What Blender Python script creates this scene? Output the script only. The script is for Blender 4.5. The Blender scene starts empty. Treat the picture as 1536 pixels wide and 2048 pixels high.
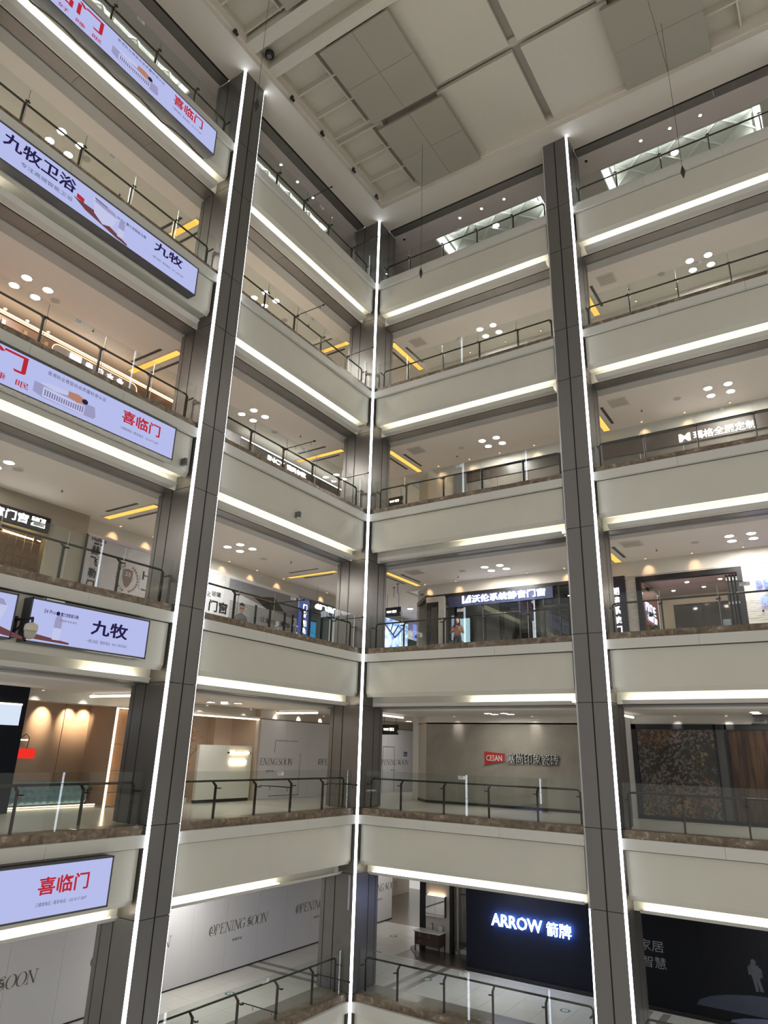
import bpy, bmesh, math, random
from mathutils import Vector, Matrix
random.seed(7)
SC = bpy.context.scene
COL = SC.collection

# ------------------------------------------------------------------ camera, world, exposure
cam_d = bpy.data.cameras.new('camera'); cam = bpy.data.objects.new('camera', cam_d); COL.objects.link(cam)
cam_d.sensor_fit = 'VERTICAL'; cam_d.sensor_height = 36.0; cam_d.lens = 1375.674 * 36.0 / 2048.0
cam_d.clip_start = 0.1; cam_d.clip_end = 300
_R = Vector((0.836689, 0.546962, 0.027989)); _U = Vector((0.157761, -0.289637, 0.944046)); _F = Vector((-0.524464, 0.785457, 0.328625))
cam.matrix_world = Matrix(((_R.x, _U.x, -_F.x, 14.0768), (_R.y, _U.y, -_F.y, -20.0269), (_R.z, _U.z, -_F.z, 1.773), (0, 0, 0, 1)))
SC.camera = cam
W = bpy.data.worlds.new('hall_light'); SC.world = W; W.use_nodes = True
W.node_tree.nodes['Background'].inputs[0].default_value = (0.95, 0.93, 0.88, 1)
W.node_tree.nodes['Background'].inputs[1].default_value = 0.50
SC.view_settings.view_transform = 'Standard'; SC.view_settings.look = 'None'
SC.view_settings.exposure = 0.2; SC.view_settings.gamma = 1.0; SC.view_settings.use_curve_mapping = False
SC.cycles.transparent_max_bounces = 24; SC.cycles.max_bounces = 8; SC.cycles.diffuse_bounces = 4
SC.cycles.glossy_bounces = 3; SC.cycles.sample_clamp_indirect = 4.0
SC.cycles.caustics_reflective = False; SC.cycles.caustics_refractive = False

# ------------------------------------------------------------------ materials
MATS = {}
def mat(name, col, rough=0.6, metal=0.0, var=0.04, scale=6.0, bump=0.0, emit=None, spec=0.4, coat=0.0):
    if name in MATS: return MATS[name]
    m = bpy.data.materials.new(name); m.use_nodes = True
    nt = m.node_tree; b = nt.nodes['Principled BSDF']
    b.inputs['Roughness'].default_value = rough; b.inputs['Metallic'].default_value = metal
    b.inputs['Specular IOR Level'].default_value = spec
    if coat: b.inputs['Coat Weight'].default_value = coat
    if var or bump:
        tc = nt.nodes.new('ShaderNodeTexCoord'); nz = nt.nodes.new('ShaderNodeTexNoise')
        nz.inputs['Scale'].default_value = scale; nz.inputs['Detail'].default_value = 4
        nt.links.new(tc.outputs['Object'], nz.inputs['Vector'])
        mx = nt.nodes.new('ShaderNodeMix'); mx.data_type = 'RGBA'
        mx.inputs[6].default_value = tuple(max(0, c * (1 - var)) for c in col) + (1,)
        mx.inputs[7].default_value = tuple(min(1, c * (1 + var)) for c in col) + (1,)
        nt.links.new(nz.outputs['Fac'], mx.inputs[0]); nt.links.new(mx.outputs[2], b.inputs['Base Color'])
        if bump:
            bp = nt.nodes.new('ShaderNodeBump'); bp.inputs['Strength'].default_value = bump; bp.inputs['Distance'].default_value = 0.01
            nt.links.new(nz.outputs['Fac'], bp.inputs['Height']); nt.links.new(bp.outputs['Normal'], b.inputs['Normal'])
    else:
        b.inputs['Base Color'].default_value = tuple(col) + (1,)
    if emit:
        b.inputs['Emission Color'].default_value = tuple(emit[:3]) + (1,); b.inputs['Emission Strength'].default_value = emit[3]
    MATS[name] = m; return m
def emis(name, col, s):
    if name in MATS: return MATS[name]
    m = bpy.data.materials.new(name); m.use_nodes = True; nt = m.node_tree
    nt.nodes.remove(nt.nodes['Principled BSDF']); e = nt.nodes.new('ShaderNodeEmission')
    e.inputs[0].default_value = tuple(col) + (1,); e.inputs[1].default_value = s
    nt.links.new(e.outputs[0], nt.nodes['Material Output'].inputs[0]); MATS[name] = m; return m
def ramp_mat(name, stops, scale=3.0, rough=0.4, stretch=(1, 1, 1), detail=6, dist=0.6, metal=0.0, kind='noise', spec=0.4):
    m = bpy.data.materials.new(name); m.use_nodes = True; nt = m.node_tree; b = nt.nodes['Principled BSDF']
    b.inputs['Roughness'].default_value = rough; b.inputs['Metallic'].default_value = metal; b.inputs['Specular IOR Level'].default_value = spec
    tc = nt.nodes.new('ShaderNodeTexCoord'); mp = nt.nodes.new('ShaderNodeMapping'); mp.inputs['Scale'].default_value = stretch
    nz = nt.nodes.new('ShaderNodeTexNoise'); nz.inputs['Scale'].default_value = scale; nz.inputs['Detail'].default_value = detail
    nz.inputs['Distortion'].default_value = dist
    rp = nt.nodes.new('ShaderNodeValToRGB'); el = rp.color_ramp.elements
    while len(el) < len(stops): el.new(0.5)
    for e, (p, c) in zip(el, stops): e.position = p; e.color = tuple(c) + (1,)
    nt.links.new(tc.outputs['Object'], mp.inputs[0]); nt.links.new(mp.outputs[0], nz.inputs['Vector'])
    nt.links.new(nz.outputs['Fac'], rp.inputs[0]); nt.links.new(rp.outputs[0], b.inputs['Base Color']); MATS[name] = m; return m
def glass_mat(name, tint, base=0.05):
    m = bpy.data.materials.new(name); m.use_nodes = True; nt = m.node_tree
    nt.nodes.remove(nt.nodes['Principled BSDF'])
    t = nt.nodes.new('ShaderNodeBsdfTransparent'); t.inputs[0].default_value = tuple(tint) + (1,)
    g = nt.nodes.new('ShaderNodeBsdfGlossy'); g.inputs['Roughness'].default_value = 0.0
    lw = nt.nodes.new('ShaderNodeLayerWeight'); lw.inputs['Blend'].default_value = 0.5
    p = nt.nodes.new('ShaderNodeMath'); p.operation = 'POWER'; p.inputs[1].default_value = 5
    ma = nt.nodes.new('ShaderNodeMath'); ma.operation = 'MULTIPLY_ADD'; ma.inputs[1].default_value = 0.9; ma.inputs[2].default_value = base
    mx = nt.nodes.new('ShaderNodeMixShader')
    nt.links.new(lw.outputs['Facing'], p.inputs[0]); nt.links.new(p.outputs[0], ma.inputs[0]); nt.links.new(ma.outputs[0], mx.inputs[0])
    nt.links.new(t.outputs[0], mx.inputs[1]); nt.links.new(g.outputs[0], mx.inputs[2]); nt.links.new(mx.outputs[0], nt.nodes['Material Output'].inputs[0])
    MATS[name] = m; return m

PAINT = mat('fascia_paint', (0.60, 0.575, 0.485), 0.55, var=0.05, scale=1.3, bump=0.03)
LEDGE = mat('ledge_paint', (0.62, 0.60, 0.54), 0.5, var=0.02)
COVE = mat('cove_white', (0.86, 0.84, 0.76), 0.6, var=0.0)
CEILW = mat('gallery_ceiling_paint', (0.86, 0.80, 0.73), 0.7, var=0.02)
BAND = mat('ceiling_band_paint', (0.42, 0.41, 0.39), 0.6, var=0.02)
PLATE = mat('soffit_metal', (0.20, 0.185, 0.17), 0.38, metal=0.55, var=0.06, scale=3)
BLACK = mat('black_gap_and_shade', (0.012, 0.012, 0.012), 0.7, var=0)
COLM = mat('column_metal_panel', (0.185, 0.175, 0.165), 0.36, metal=0.55, var=0.04, scale=2)
COLC = mat('column_joint_black', (0.016, 0.015, 0.014), 0.5, var=0)
LEDM = emis('led_white', (0.80, 0.88, 1.0), 9.0)
COVEL = emis('cove_tube_white', (1.0, 0.93, 0.76), 17.0)
LEDOFF = mat('led_unlit_diffuser', (0.50, 0.50, 0.50), 0.4, var=0)
DOWNLV = {k: emis('downlight_white_%d' % k, (1.0, 0.96, 0.90), s) for k, s in {1: 105, 2: 66, 3: 270, 4: 260, 5: 290, 6: 60}.items()}
AMBER = emis('amber_cove_glow', (1.0, 0.52, 0.10), 1.25)
RAILM = mat('bronze_rail_metal', (0.045, 0.036, 0.03), 0.35, metal=0.7, var=0.03)
STEEL = mat('polished_steel', (0.45, 0.44, 0.42), 0.35, metal=1.0, var=0)
DARKM = mat('dark_metal', (0.03, 0.03, 0.032), 0.4, metal=0.5, var=0)
GLASS = glass_mat('clear_green_glass', (0.93, 0.955, 0.94), 0.035)
SHOPGLASS = glass_mat('shop_glass', (0.80, 0.82, 0.82), 0.06)
MARBLE = ramp_mat('brown_marble', [(0.30, (0.105, 0.075, 0.048)), (0.55, (0.20, 0.15, 0.10)), (0.64, (0.27, 0.21, 0.15)), (0.74, (0.50, 0.43, 0.34))], 3.2, 0.35, (1, 1, 1.5), 9, 1.4)
FLOOR1 = mat('cream_floor_tile', (0.70, 0.67, 0.61), 0.2, var=0.03, scale=2)
FLOORD = mat('taupe_floor_tile', (0.26, 0.235, 0.205), 0.2, var=0.05)
WHITEP = mat('white_paint', (0.78, 0.77, 0.75), 0.6, var=0.02)
BEIGE = mat('warm_beige_paint', (0.66, 0.60, 0.52), 0.6, var=0.02)
BULK = mat('bulkhead_paint', (0.66, 0.63, 0.57), 0.6, var=0.02)
INK = mat('black_ink', (0.015, 0.016, 0.02), 0.6, var=0)
GREYINK = mat('grey_ink', (0.16, 0.15, 0.14), 0.6, var=0)
ATR = mat('atrium_ceiling_paint', (0.62, 0.575, 0.475), 0.75, var=0.03)
ATRS = mat('soffit_paint', (0.68, 0.62, 0.53), 0.7, var=0.02)
ACOU = mat('grey_acoustic_panel', (0.36, 0.335, 0.265), 0.85, var=0.08, scale=60)

def mural_mat(name):
    m = bpy.data.materials.new(name); m.use_nodes = True; nt = m.node_tree; b = nt.nodes['Principled BSDF']; b.inputs['Roughness'].default_value = .3
    tc = nt.nodes.new('ShaderNodeTexCoord')
    def nz(scale, det, off):
        mp = nt.nodes.new('ShaderNodeMapping'); mp.inputs['Location'].default_value = (off, off, off); n = nt.nodes.new('ShaderNodeTexNoise'); n.inputs['Scale'].default_value = scale; n.inputs['Detail'].default_value = det; n.inputs['Roughness'].default_value = .7
        nt.links.new(tc.outputs['Object'], mp.inputs[0]); nt.links.new(mp.outputs[0], n.inputs['Vector']); return n.outputs['Fac']
    def step(f, lo, hi):
        r = nt.nodes.new('ShaderNodeMapRange'); r.inputs[1].default_value = lo; r.inputs[2].default_value = hi; nt.links.new(f, r.inputs[0]); return r.outputs[0]
    def mul(p, q):
        k = nt.nodes.new('ShaderNodeMath'); k.operation = 'MULTIPLY'; nt.links.new(p, k.inputs[0]); nt.links.new(q, k.inputs[1]); return k.outputs[0]
    def mix(f, p, col):
        k = nt.nodes.new('ShaderNodeMix'); k.data_type = 'RGBA'; nt.links.new(f, k.inputs[0]); k.inputs[7].default_value = col + (1,)
        if isinstance(p, tuple): k.inputs[6].default_value = p + (1,)
        else: nt.links.new(p, k.inputs[6])
        return k.outputs[2]
    c = mix(mul(step(nz(11, 10, 0), .50, .54), step(nz(.9, 3, 5), .40, .52)), (.030, .025, .019), (.15, .14, .13))
    c = mix(mul(step(nz(9, 10, 2), .50, .55), step(nz(.8, 3, 9), .48, .58)), c, (.20, .095, .045))
    c = mix(mul(step(nz(10, 10, 4), .52, .56), step(nz(1.1, 3, 14), .53, .62)), c, (.24, .17, .07))
    nt.links.new(c, b.inputs['Base Color']); MATS[name] = m; return m

# ------------------------------------------------------------------ mesh helpers
class Frame:                       # u along a gallery front, d into the gallery, z up
    def __init__(s, w): s.w = w
    def __call__(s, u, d, z): return Vector((u, d, z)) if s.w == 'R' else Vector((-d, u, z))
    def n(s): return Vector((0, -1, 0)) if s.w == 'R' else Vector((1, 0, 0))
    def ux(s): return Vector((1, 0, 0)) if s.w == 'R' else Vector((0, 1, 0))
FL, FR = Frame('L'), Frame('R')
class World3:
    def __call__(s, x, y, z): return Vector((x, y, z))
WD = World3()
class MB:
    def __init__(s): s.v = []; s.f = []; s.smooth = False
    def add(s, vs, fs):
        o = len(s.v); s.v += [Vector(p) for p in vs]; s.f += [tuple(i + o for i in f) for f in fs]; return s
    def box(s, fr, u0, u1, d0, d1, z0, z1):
        P = [fr(u, d, z) for z in (z0, z1) for d in (d0, d1) for u in (u0, u1)]
        return s.add(P, [(0, 2, 3, 1), (4, 5, 7, 6), (0, 1, 5, 4), (2, 6, 7, 3), (0, 4, 6, 2), (1, 3, 7, 5)])
    def prof(s, fr, pts, u0, u1):                # polygon of (d,z) swept along u
        n = len(pts); P = [fr(u0, d, z) for d, z in pts] + [fr(u1, d, z) for d, z in pts]
        return s.add(P, [tuple(range(n))[::-1], tuple(range(n, 2 * n))] + [(i, (i + 1) % n, n + (i + 1) % n, n + i) for i in range(n)])
    def poly(s, pts, off):                       # planar polygon extruded by vector off
        n = len(pts); P = [Vector(p) for p in pts] + [Vector(p) + Vector(off) for p in pts]
        return s.add(P, [tuple(range(n))[::-1], tuple(range(n, 2 * n))] + [(i, (i + 1) % n, n + (i + 1) % n, n + i) for i in range(n)])
    def tube(s, pts, r, n=8, r2=None, cap=True):
        pts = [Vector(p) for p in pts]; k = len(pts); o = len(s.v); prev = None
        for i, p in enumerate(pts):
            t = (pts[min(i + 1, k - 1)] - pts[max(i - 1, 0)]).normalized()
            a = prev - t * prev.dot(t) if prev is not None else (Vector((0, 0, 1)) if abs(t.z) < .9 else Vector((1, 0, 0)))
            a = (a - t * a.dot(t)).normalized(); prev = a; b = t.cross(a)
            rr = r if r2 is None else r + (r2 - r) * i / max(1, k - 1)
            for j in range(n):
                th = 2 * math.pi * j / n; s.v.append(p + (a * math.cos(th) + b * math.sin(th)) * rr)
        for i in range(k - 1):
            for j in range(n):
                s.f.append((o + i * n + j, o + i * n + (j + 1) % n, o + (i + 1) * n + (j + 1) % n, o + (i + 1) * n + j))
        if cap: s.f.append(tuple(o + j for j in range(n))[::-1]); s.f.append(tuple(o + (k - 1) * n + j for j in range(n)))
        return s
    def lathe(s, c, prof, n=16, axis='z'):       # prof of (r, h) about an axis through c
        o = len(s.v); c = Vector(c); k = len(prof)
        for r, h in prof:
            for j in range(n):
                th = 2 * math.pi * j / n; a, b = r * math.cos(th), r * math.sin(th)
                s.v.append(c + (Vector((a, b, h)) if axis == 'z' else Vector((a, h, b)) if axis == 'y' else Vector((h, a, b))))
        for i in range(k - 1):
            for j in range(n): s.f.append((o + i * n + j, o + i * n + (j + 1) % n, o + (i + 1) * n + (j + 1) % n, o + (i + 1) * n + j))
        s.f.append(tuple(o + j for j in range(n))[::-1]); s.f.append(tuple(o + (k - 1) * n + j for j in range(n))); return s
    def disc(s, c, r, t=0.02, n=20): return s.lathe(c, [(r, 0), (r, t)], n)
    def build(s, name, m, parent=None, smooth=False, bevel=0.0):
        off = parent.get('_loc', (0, 0, 0)) if parent else None
        loc = Vector(off) if off is not None else sum(s.v, Vector()) / len(s.v)
        if off is None: loc.z = min(p.z for p in s.v)
        me = bpy.data.meshes.new(name); me.from_pydata([p - loc for p in s.v], [], s.f)
        bm = bmesh.new(); bm.from_mesh(me); bmesh.ops.recalc_face_normals(bm, faces=bm.faces)
        if bevel: bmesh.ops.bevel(bm, geom=bm.edges[:], offset=bevel, segments=2, affect='EDGES', profile=0.6)
        bm.to_mesh(me); bm.free()
        if smooth:
            for p in me.polygons: p.use_smooth = True
        me.materials.append(m)
        o = bpy.data.objects.new(name, me); COL.objects.link(o); o.location = loc if parent is None else (0, 0, 0)
        o['_loc'] = tuple(loc)
        if parent is not None: o.parent = parent
        return o
def tag(o, label, cat, group=None, kind=None):
    o['label'] = label; o['category'] = cat
    if group: o['group'] = group
    if kind: o['kind'] = kind
    return o
def thing(name, label, cat, loc, group=None, kind=None):
    o = bpy.data.objects.new(name, None); COL.objects.link(o); o.location = loc; o['_loc'] = tuple(loc); o.empty_display_size = 0.2
    return tag(o, label, cat, group, kind)
def struct(o, label, cat): return tag(o, label, cat, None, 'structure')
def B(fr, *a): return MB().box(fr, *a)
def move_copy(src, delta, label=None, group=None):            # copy a thing, its parts and sub-parts
    def cp(o, par):
        c = o.copy(); COL.objects.link(c); c.parent = par
        for k in o.children: cp(k, c)
        return c
    r = cp(src, None); r.location = src.location + Vector(delta)
    if '_loc' in r: r['_loc'] = tuple(Vector(r['_loc']) + Vector(delta))
    if label: r['label'] = label
    if group: r['group'] = group
    return r

_TXT = {}
def text(body, fr, u, d, z, h, m, parent, name='lettering', width=None, bold=0.0, ext=0.006, align='L', shear=0.0, rot=0.0):
    """letters standing on the plane d of a frame: baseline-left at (u, z), cap height about h, fitted to width"""
    c = bpy.data.curves.new('tx', 'FONT'); c.body = body; c.size = 1.0; c.offset = bold; c.extrude = 0.5; c.shear = shear; c.resolution_u = 2
    ob = bpy.data.objects.new('tx', c); COL.objects.link(ob)
    dg = bpy.context.evaluated_depsgraph_get(); me = bpy.data.meshes.new_from_object(ob.evaluated_get(dg))
    vs = [v.co.copy() for v in me.vertices]; fs = [tuple(p.vertices) for p in me.polygons]
    bpy.data.objects.remove(ob); bpy.data.curves.remove(c); bpy.data.meshes.remove(me)
    if not vs: return None
    x0, x1 = min(v.x for v in vs), max(v.x for v in vs); y0, y1 = min(v.y for v in vs), max(v.y for v in vs)
    sy = h / (y1 - y0); sx = (width / (x1 - x0)) if width else sy
    if align == 'C': u -= sx * (x1 - x0) / 2
    cr, sr = math.cos(rot), math.sin(rot); mb = MB()
    P = []
    for v in vs:
        a, b = (v.x - x0) * sx, (v.y - y0) * sy
        P.append(fr(u + a * cr - b * sr, d - (v.z + 0.5) * ext, z + a * sr + b * cr))
    mb.add(P, fs); return mb.build(name, m, parent)

# ------------------------------------------------------------------ levels and bays
ST = 5.1816
def Z(k): return (k - 2) * ST                    # top of the marble kerb of gallery k
CEIL = lambda k: Z(k + 1) - 1.97                 # ceiling of gallery k
LV = {6: 'top gallery', 5: 'second gallery from top', 4: 'third gallery from top', 3: 'fourth gallery from top', 2: 'second lowest gallery', 1: 'lowest gallery'}
BAYS = {'A': (FL, -15.8, -8.43, 'light-box bay'), 'B': (FL, -7.42, -0.06, 'bay left of the corner'), 'C': (FR, 0.06, 7.49, 'bay right of the corner'), 'D': (FR, 8.49, 15.86, 'outer right bay')}
POSTS = {'A': (-14.58, -13.04, -11.5, -9.99, -8.58), 'B': (-7.27, -6.06, -4.53, -3.0, -1.46, -0.2), 'C': (0.22, 1.46, 3.03, 4.55, 6.08, 7.3), 'D': (8.62, 10.02, 11.52, 13.05, 14.58)}
ZT = 23.81                                       # underside of the top soffit
def where(k, b): return LV[k] + ', ' + BAYS[b][3]
# lit stretch of each cove (fraction of the bay), from the photograph: some tubes are dead
LIT = {(5, 'A'): (-15.8, -14.75), (3, 'A'): (-10.35, -8.9), (4, 'C'): (3.55, 7.45), (3, 'C'): (3.9, 7.45), (2, 'B'): (-7.38, -3.1)}
# ------------------------------------------------------------------ gallery fronts: fascia, ledge, marble kerb, cove, soffit
for k in range(1, 7):
    z = Z(k)
    for b, (fr, u0, u1, bn) in BAYS.items():
        if k == 1 and b in 'D': pass
        w = 'left' if fr is FL else 'right'
        e = 0.05
        f = MB().prof(fr, [(0.11, z - .495), (0.11, z - 1.53), (0.20, z - 1.66), (0.225, z - 1.66), (0.225, z - .495)], u0 + e, u1 - e).build('wall_' + w, PAINT)
        struct(f, 'plain grey-beige fascia panel under the ' + where(k, b), 'wall')
        mb = MB(); n = 3; seg = (u1 - u0) / n
        l = thing('trim_1', 'pale metal ledge band above the fascia, ' + where(k, b), 'ledge', fr((u0 + u1) / 2, 0.1, z - .47), kind='structure')
        for i in range(n):
            B(fr, u0 + i * seg + .003, u0 + (i + 1) * seg - .003, 0.0, 0.35, z - .47, z - .20).build('ledge_panel', LEDGE, l)
        B(fr, u0 + .02, u1 - .02, 0.13, 0.30, z - .495, z - .47).build('shadow_strip', BLACK, l)  # black strip stands in for the shadow line under the ledge
        c = thing('trim_2', 'brown marble kerb under the glass, ' + where(k, b), 'kerb', fr((u0 + u1) / 2, 0.2, z - .2), kind='structure')
        n = 8; seg = (u1 - u0) / n
        for i in range(n):
            o = B(fr, u0 + i * seg + .004, u0 + (i + 1) * seg - .004, 0.11, 0.58, z - .20, z).build('stone', MARBLE if k < 6 else LEDGE, c)
        if k == 1: continue
        cv = thing('trim_3', 'white light cove with hanging lip below the fascia, ' + where(k, b), 'cove', fr((u0 + u1) / 2, 0.4, z - 1.95), kind='structure')
        MB().prof(fr, [(0.28, z - 1.86), (0.40, z - 1.955), (0.62, z - 1.955), (0.62, z - 1.925), (0.42, z - 1.925), (0.33, z - 1.86)], u0 + .22, u1 - .22).build('lip', LEDGE, cv)
        MB().box(fr, u0, u1, 0.62, 0.66, z - 1.95, z - 1.5).box(fr, u0, u1, 0.225, 0.66, z - 1.56, z - 1.5).build('cove_back', COVE, cv)
        a0, a1 = LIT.get((k, b), (u0 + .3, u1 - .3))
        t = thing('cove_light', 'warm white light tube inside the cove, ' + where(k, b), 'light tube', fr((a0 + a1) / 2, .45, z - 1.92))
        n = max(2, int((a1 - a0) / .9)); mb = MB()
        mb.prof(fr, [(0.445, z - 1.895), (0.475, z - 1.865), (0.505, z - 1.895)], a0, a1)
        mb.build('tube', COVEL, t)
        B(fr, a0, a1, 0.43, 0.52, z - 1.925, z - 1.896).build('holder', WHITEP, t)
        s = thing('ceiling', 'dark metal soffit strip at the opening head, ' + where(k - 1, b), 'soffit', fr((u0 + u1) / 2, .9, z - 1.95), kind='structure')
        for i in range(3):
            sg = (u1 - u0) / 3
            B(fr, u0 + i * sg + .003, u0 + (i + 1) * sg - .003, 0.70, 1.12, z - 1.955, z - 1.90).build('panel', PLATE, s)
        B(fr, u0, u1, 0.625, 0.70, z - 1.90, z - 1.88).build('slot', BLACK, s)
        B(fr, u0, u1, 1.125, 1.15, z - 1.90, z - 1.88).build('slot', BLACK, s)
        B(fr, u0 - .4, u1 + .4, 1.15, 1.55, z - 1.985, z - 1.90).build('band', BAND, s)
# top opening head
for b, (fr, u0, u1, bn) in BAYS.items():
    s = thing('ceiling', 'dark metal soffit strip at the opening head, ' + where(6, b), 'soffit', fr((u0 + u1) / 2, .9, ZT), kind='structure')
    for i in range(3):
        sg = (u1 - u0) / 3
        B(fr, u0 + i * sg + .003, u0 + (i + 1) * sg - .003, 0.78, 1.12, ZT, ZT + .05).build('panel', PLATE, s)
    B(fr, u0, u1, 0.70, 0.78, ZT + .05, ZT + .07).build('slot', BLACK, s); B(fr, u0, u1, 1.12, 1.15, ZT + .03, ZT + .06).build('slot', BLACK, s)

# ------------------------------------------------------------------ columns
SHAREJ = {}
def column(label, faces, leds, box, detail=True):
    """faces: list of (frame, plane d, sign, [(u0,u1)...]) panel strips; leds: corner points (x, y, dx, dy)"""
    x0, x1, y0, y1 = box
    col = thing('column', label, 'column', ((x0 + x1) / 2, (y0 + y1) / 2, -12.0), kind='structure')
    ch = .09; X0, X1, Y0, Y1 = x0 + .02, x1 - .02, y0 + .02, y1 - .02
    MB().poly([(X0 + ch, Y0, -12), (X1 - ch, Y0, -12), (X1, Y0 + ch, -12), (X1, Y1 - ch, -12), (X1 - ch, Y1, -12), (X0 + ch, Y1, -12), (X0, Y1 - ch, -12), (X0, Y0 + ch, -12)], (0, 0, ZT + 12.02)).build('core', COLC, col)
    joints = [-12.0]
    for k in range(1, 7):
        if Z(k) - 1.94 > -12: joints.append(Z(k) - 1.94)
        joints.append(Z(k))
    joints.append(ZT)
    for a, c in zip(joints[:-1], joints[1:]):
        g = 0.009
        for (axis, p, t, strips) in faces:
            for (s0, s1) in strips:
                if axis == 'x': B(WD, min(p, p - t), max(p, p - t), s0, s1, a + g, c - g).build('panel', COLM, col)
                else: B(WD, s0, s1, min(p, p - t), max(p, p - t), a + g, c - g).build('panel', COLM, col)
        for (x, y, dx, dy) in leds:
            out = Vector((dx, dy, 0)).normalized(); tt = Vector((-out.y, out.x, 0)); c0 = Vector((x, y, 0)) - Vector((dx, dy, 0)) * (R_ / 2)
            q = [c0 + tt * s_ * .044 + out * o_ for s_, o_ in ((-1, -.02), (-1, 0), (1, 0), (1, -.02))]
            off = (x, y) == (7.49, -.06) and a > -2
            MB().poly([p + Vector((0, 0, a + .010)) for p in q], (0, 0, c - a - .020)).build('led_strip', LEDOFF if off else LEDM, col)
    return col
R_ = 0.068
SD = [(-.70, .06 - R_), (-1.10, -.735), (-1.27, -1.125)]      # strips of a side face, measured along d (negated for left wall)
# column at the light boxes (left wall)
column('grey metal column with light strips between light-box bay and corner bay',
       [('x', .06, .025, [(-8.43 + R_, -7.945), (-7.905, -7.42 - R_)]),
        ('y', -8.43, -.025, SD), ('y', -7.42, .025, SD)],
       [(.06, -8.43, 1, -1), (.06, -7.42, 1, 1)], (-1.27, .06, -8.43, -7.42))
# corner column
column('grey metal column with a light strip in the atrium corner',
       [('y', -.06, -.025, [(-.70, .06 - R_), (-1.10, -.735), (-1.27, -1.125)]),
        ('x', .06, .025, [(-.06 + R_, .70), (.735, 1.10), (1.125, 1.27)])],
       [(.06, -.06, 1, -1)], (-1.27, .06, -.06, 1.27))
# column on the right wall
column('grey metal column with light strips beside the black shop wall',
       [('y', -.06, -.025, [(7.49 + R_, 7.97), (8.01, 8.49 - R_)]),
        ('x', 7.49, -.025, [(-.06 + R_, .70), (.735, 1.10), (1.125, 1.27)]), ('x', 8.49, .025, [(-.06 + R_, .70), (.735, 1.10), (1.125, 1.27)])],
       [(7.49, -.06, -1, -1), (8.49, -.06, 1, -1)], (7.49, 8.49, -.06, 1.27))
# the next column of the left wall, outside the frame: its light strips show as reflections in the glass
column('grey metal column at the near end of the light-box bay',
       [('x', .06, .025, [(-16.81 + R_, -16.325), (-16.285, -15.8 - R_)]), ('y', -15.8, .025, SD)],
       [(.06, -16.81, 1, -1), (.06, -15.8, 1, 1)], (-1.27, .06, -16.81, -15.8))
column('grey metal column at the far end of the outer right bay',
       [('y', -.06, -.025, [(15.86 + R_, 16.34), (16.38, 16.87 - R_)]), ('x', 15.86, -.025, [(-.06 + R_, .70), (.735, 1.10), (1.125, 1.27)])],
       [(15.86, -.06, -1, -1), (16.87, -.06, 1, -1)], (15.86, 16.87, -.06, 1.27))

# ------------------------------------------------------------------ balustrades
STICK = mat('white_sticker', (0.72, 0.72, 0.72), 0.6, var=0)
def rail(k, b):
    fr, u0, u1, bn = BAYS[b]; z = Z(k); ps = POSTS[b]
    r = thing('glass_balustrade', 'glass balustrade with dark handrail, ' + where(k, b), 'balustrade', fr((u0 + u1) / 2, .3, z), 'balustrades along the gallery fronts')
    js = [u0 + .05] + [p for p in ps[1:-1]] + ([u1 - .05])
    if b == 'A': js = [u0 + .05] + list(ps[:-1]) + [u1 - .05]
    if b == 'D': js = [u0 + .05] + list(ps[1:]) + [u1 - .05]
    for a, c in zip(js[:-1], js[1:]):
        B(fr, a + .006, c - .006, .194, .206, z, z + 1.16).build('glass_pane', GLASS, r)
    e0, e1 = (ps[0] if b != 'A' else u0 + .1), (ps[-1] if b != 'D' else u1 - .1)
    pts = [(e0, z + .015), (e0, z + .84), (e0 + .05, z + .895), (e0 + .12, z + .905)] if b != 'A' else [(e0, z + .905)]
    pts += [(e1 - .12, z + .905), (e1 - .05, z + .895), (e1, z + .84), (e1, z + .015)] if b != 'D' else [(e1, z + .905)]
    MB().tube([fr(u, .46, zz) for u, zz in pts], .028, 8).build('handrail', RAILM, r, smooth=True)
    for p in ps:
        if p in (ps[0], ps[-1]) and not (b == 'A' and p == ps[0]) and not (b == 'D' and p == ps[-1]):
            MB().box(fr, p - .02, p + .02, .20, .46, z + .72, z + .75).build('clamp', RAILM, r); continue
        MB().prof(fr, [(.31, z), (.37, z), (.37, z + .78), (.47, z + .87), (.44, z + .895), (.31, z + .80)], p - .02, p + .02).build('post', RAILM, r)
        MB().box(fr, p - .014, p + .014, .15, .31, z + .725, z + .75).box(fr, p - .06, p + .06, .185, .192, z + .725, z + .75).box(fr, p - .06, p + .06, .208, .214, z + .725, z + .75).build('clamp', RAILM, r)
        B(fr, p - .005, p + .005, .190, .210, z + .005, z + 1.1).build('joint_strip', STEEL, r) if k > 2 else None
    us = {'A': -12.25, 'B': -3.68, 'C': 3.74, 'D': 12.2}[b]
    s = B(fr, us - .13, us + .13, .190, .193, z + 1.03, z + 1.13).build('sticker', STICK, r)
    text('请勿倚靠', fr, us - .11, .1895, z + 1.085, .035, INK, s, 'print', .14, ext=.001); text('SAFETY', fr, us - .11, .1895, z + 1.045, .022, INK, s, 'print', .14, ext=.001)
    if b == 'B':
        for p in (ps[2], ps[4]):
            m = MB().tube([fr(p, .2, z + .775), fr(p, -.95, z + .775)], .014, 6)
            m.tube([fr(p, -.93, z + .775), fr(p, -.99, z + .775)], .03, 8)
            for d in (-.18, -.82): m.tube([fr(p, d, z + .77), fr(p, d, z + .70), fr(p + .02, d, z + .67)], .007, 5)
            m.build('banner_arm', RAILM, r)
    return r
for k in range(1, 7):
    for b in BAYS: rail(k, b)
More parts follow.
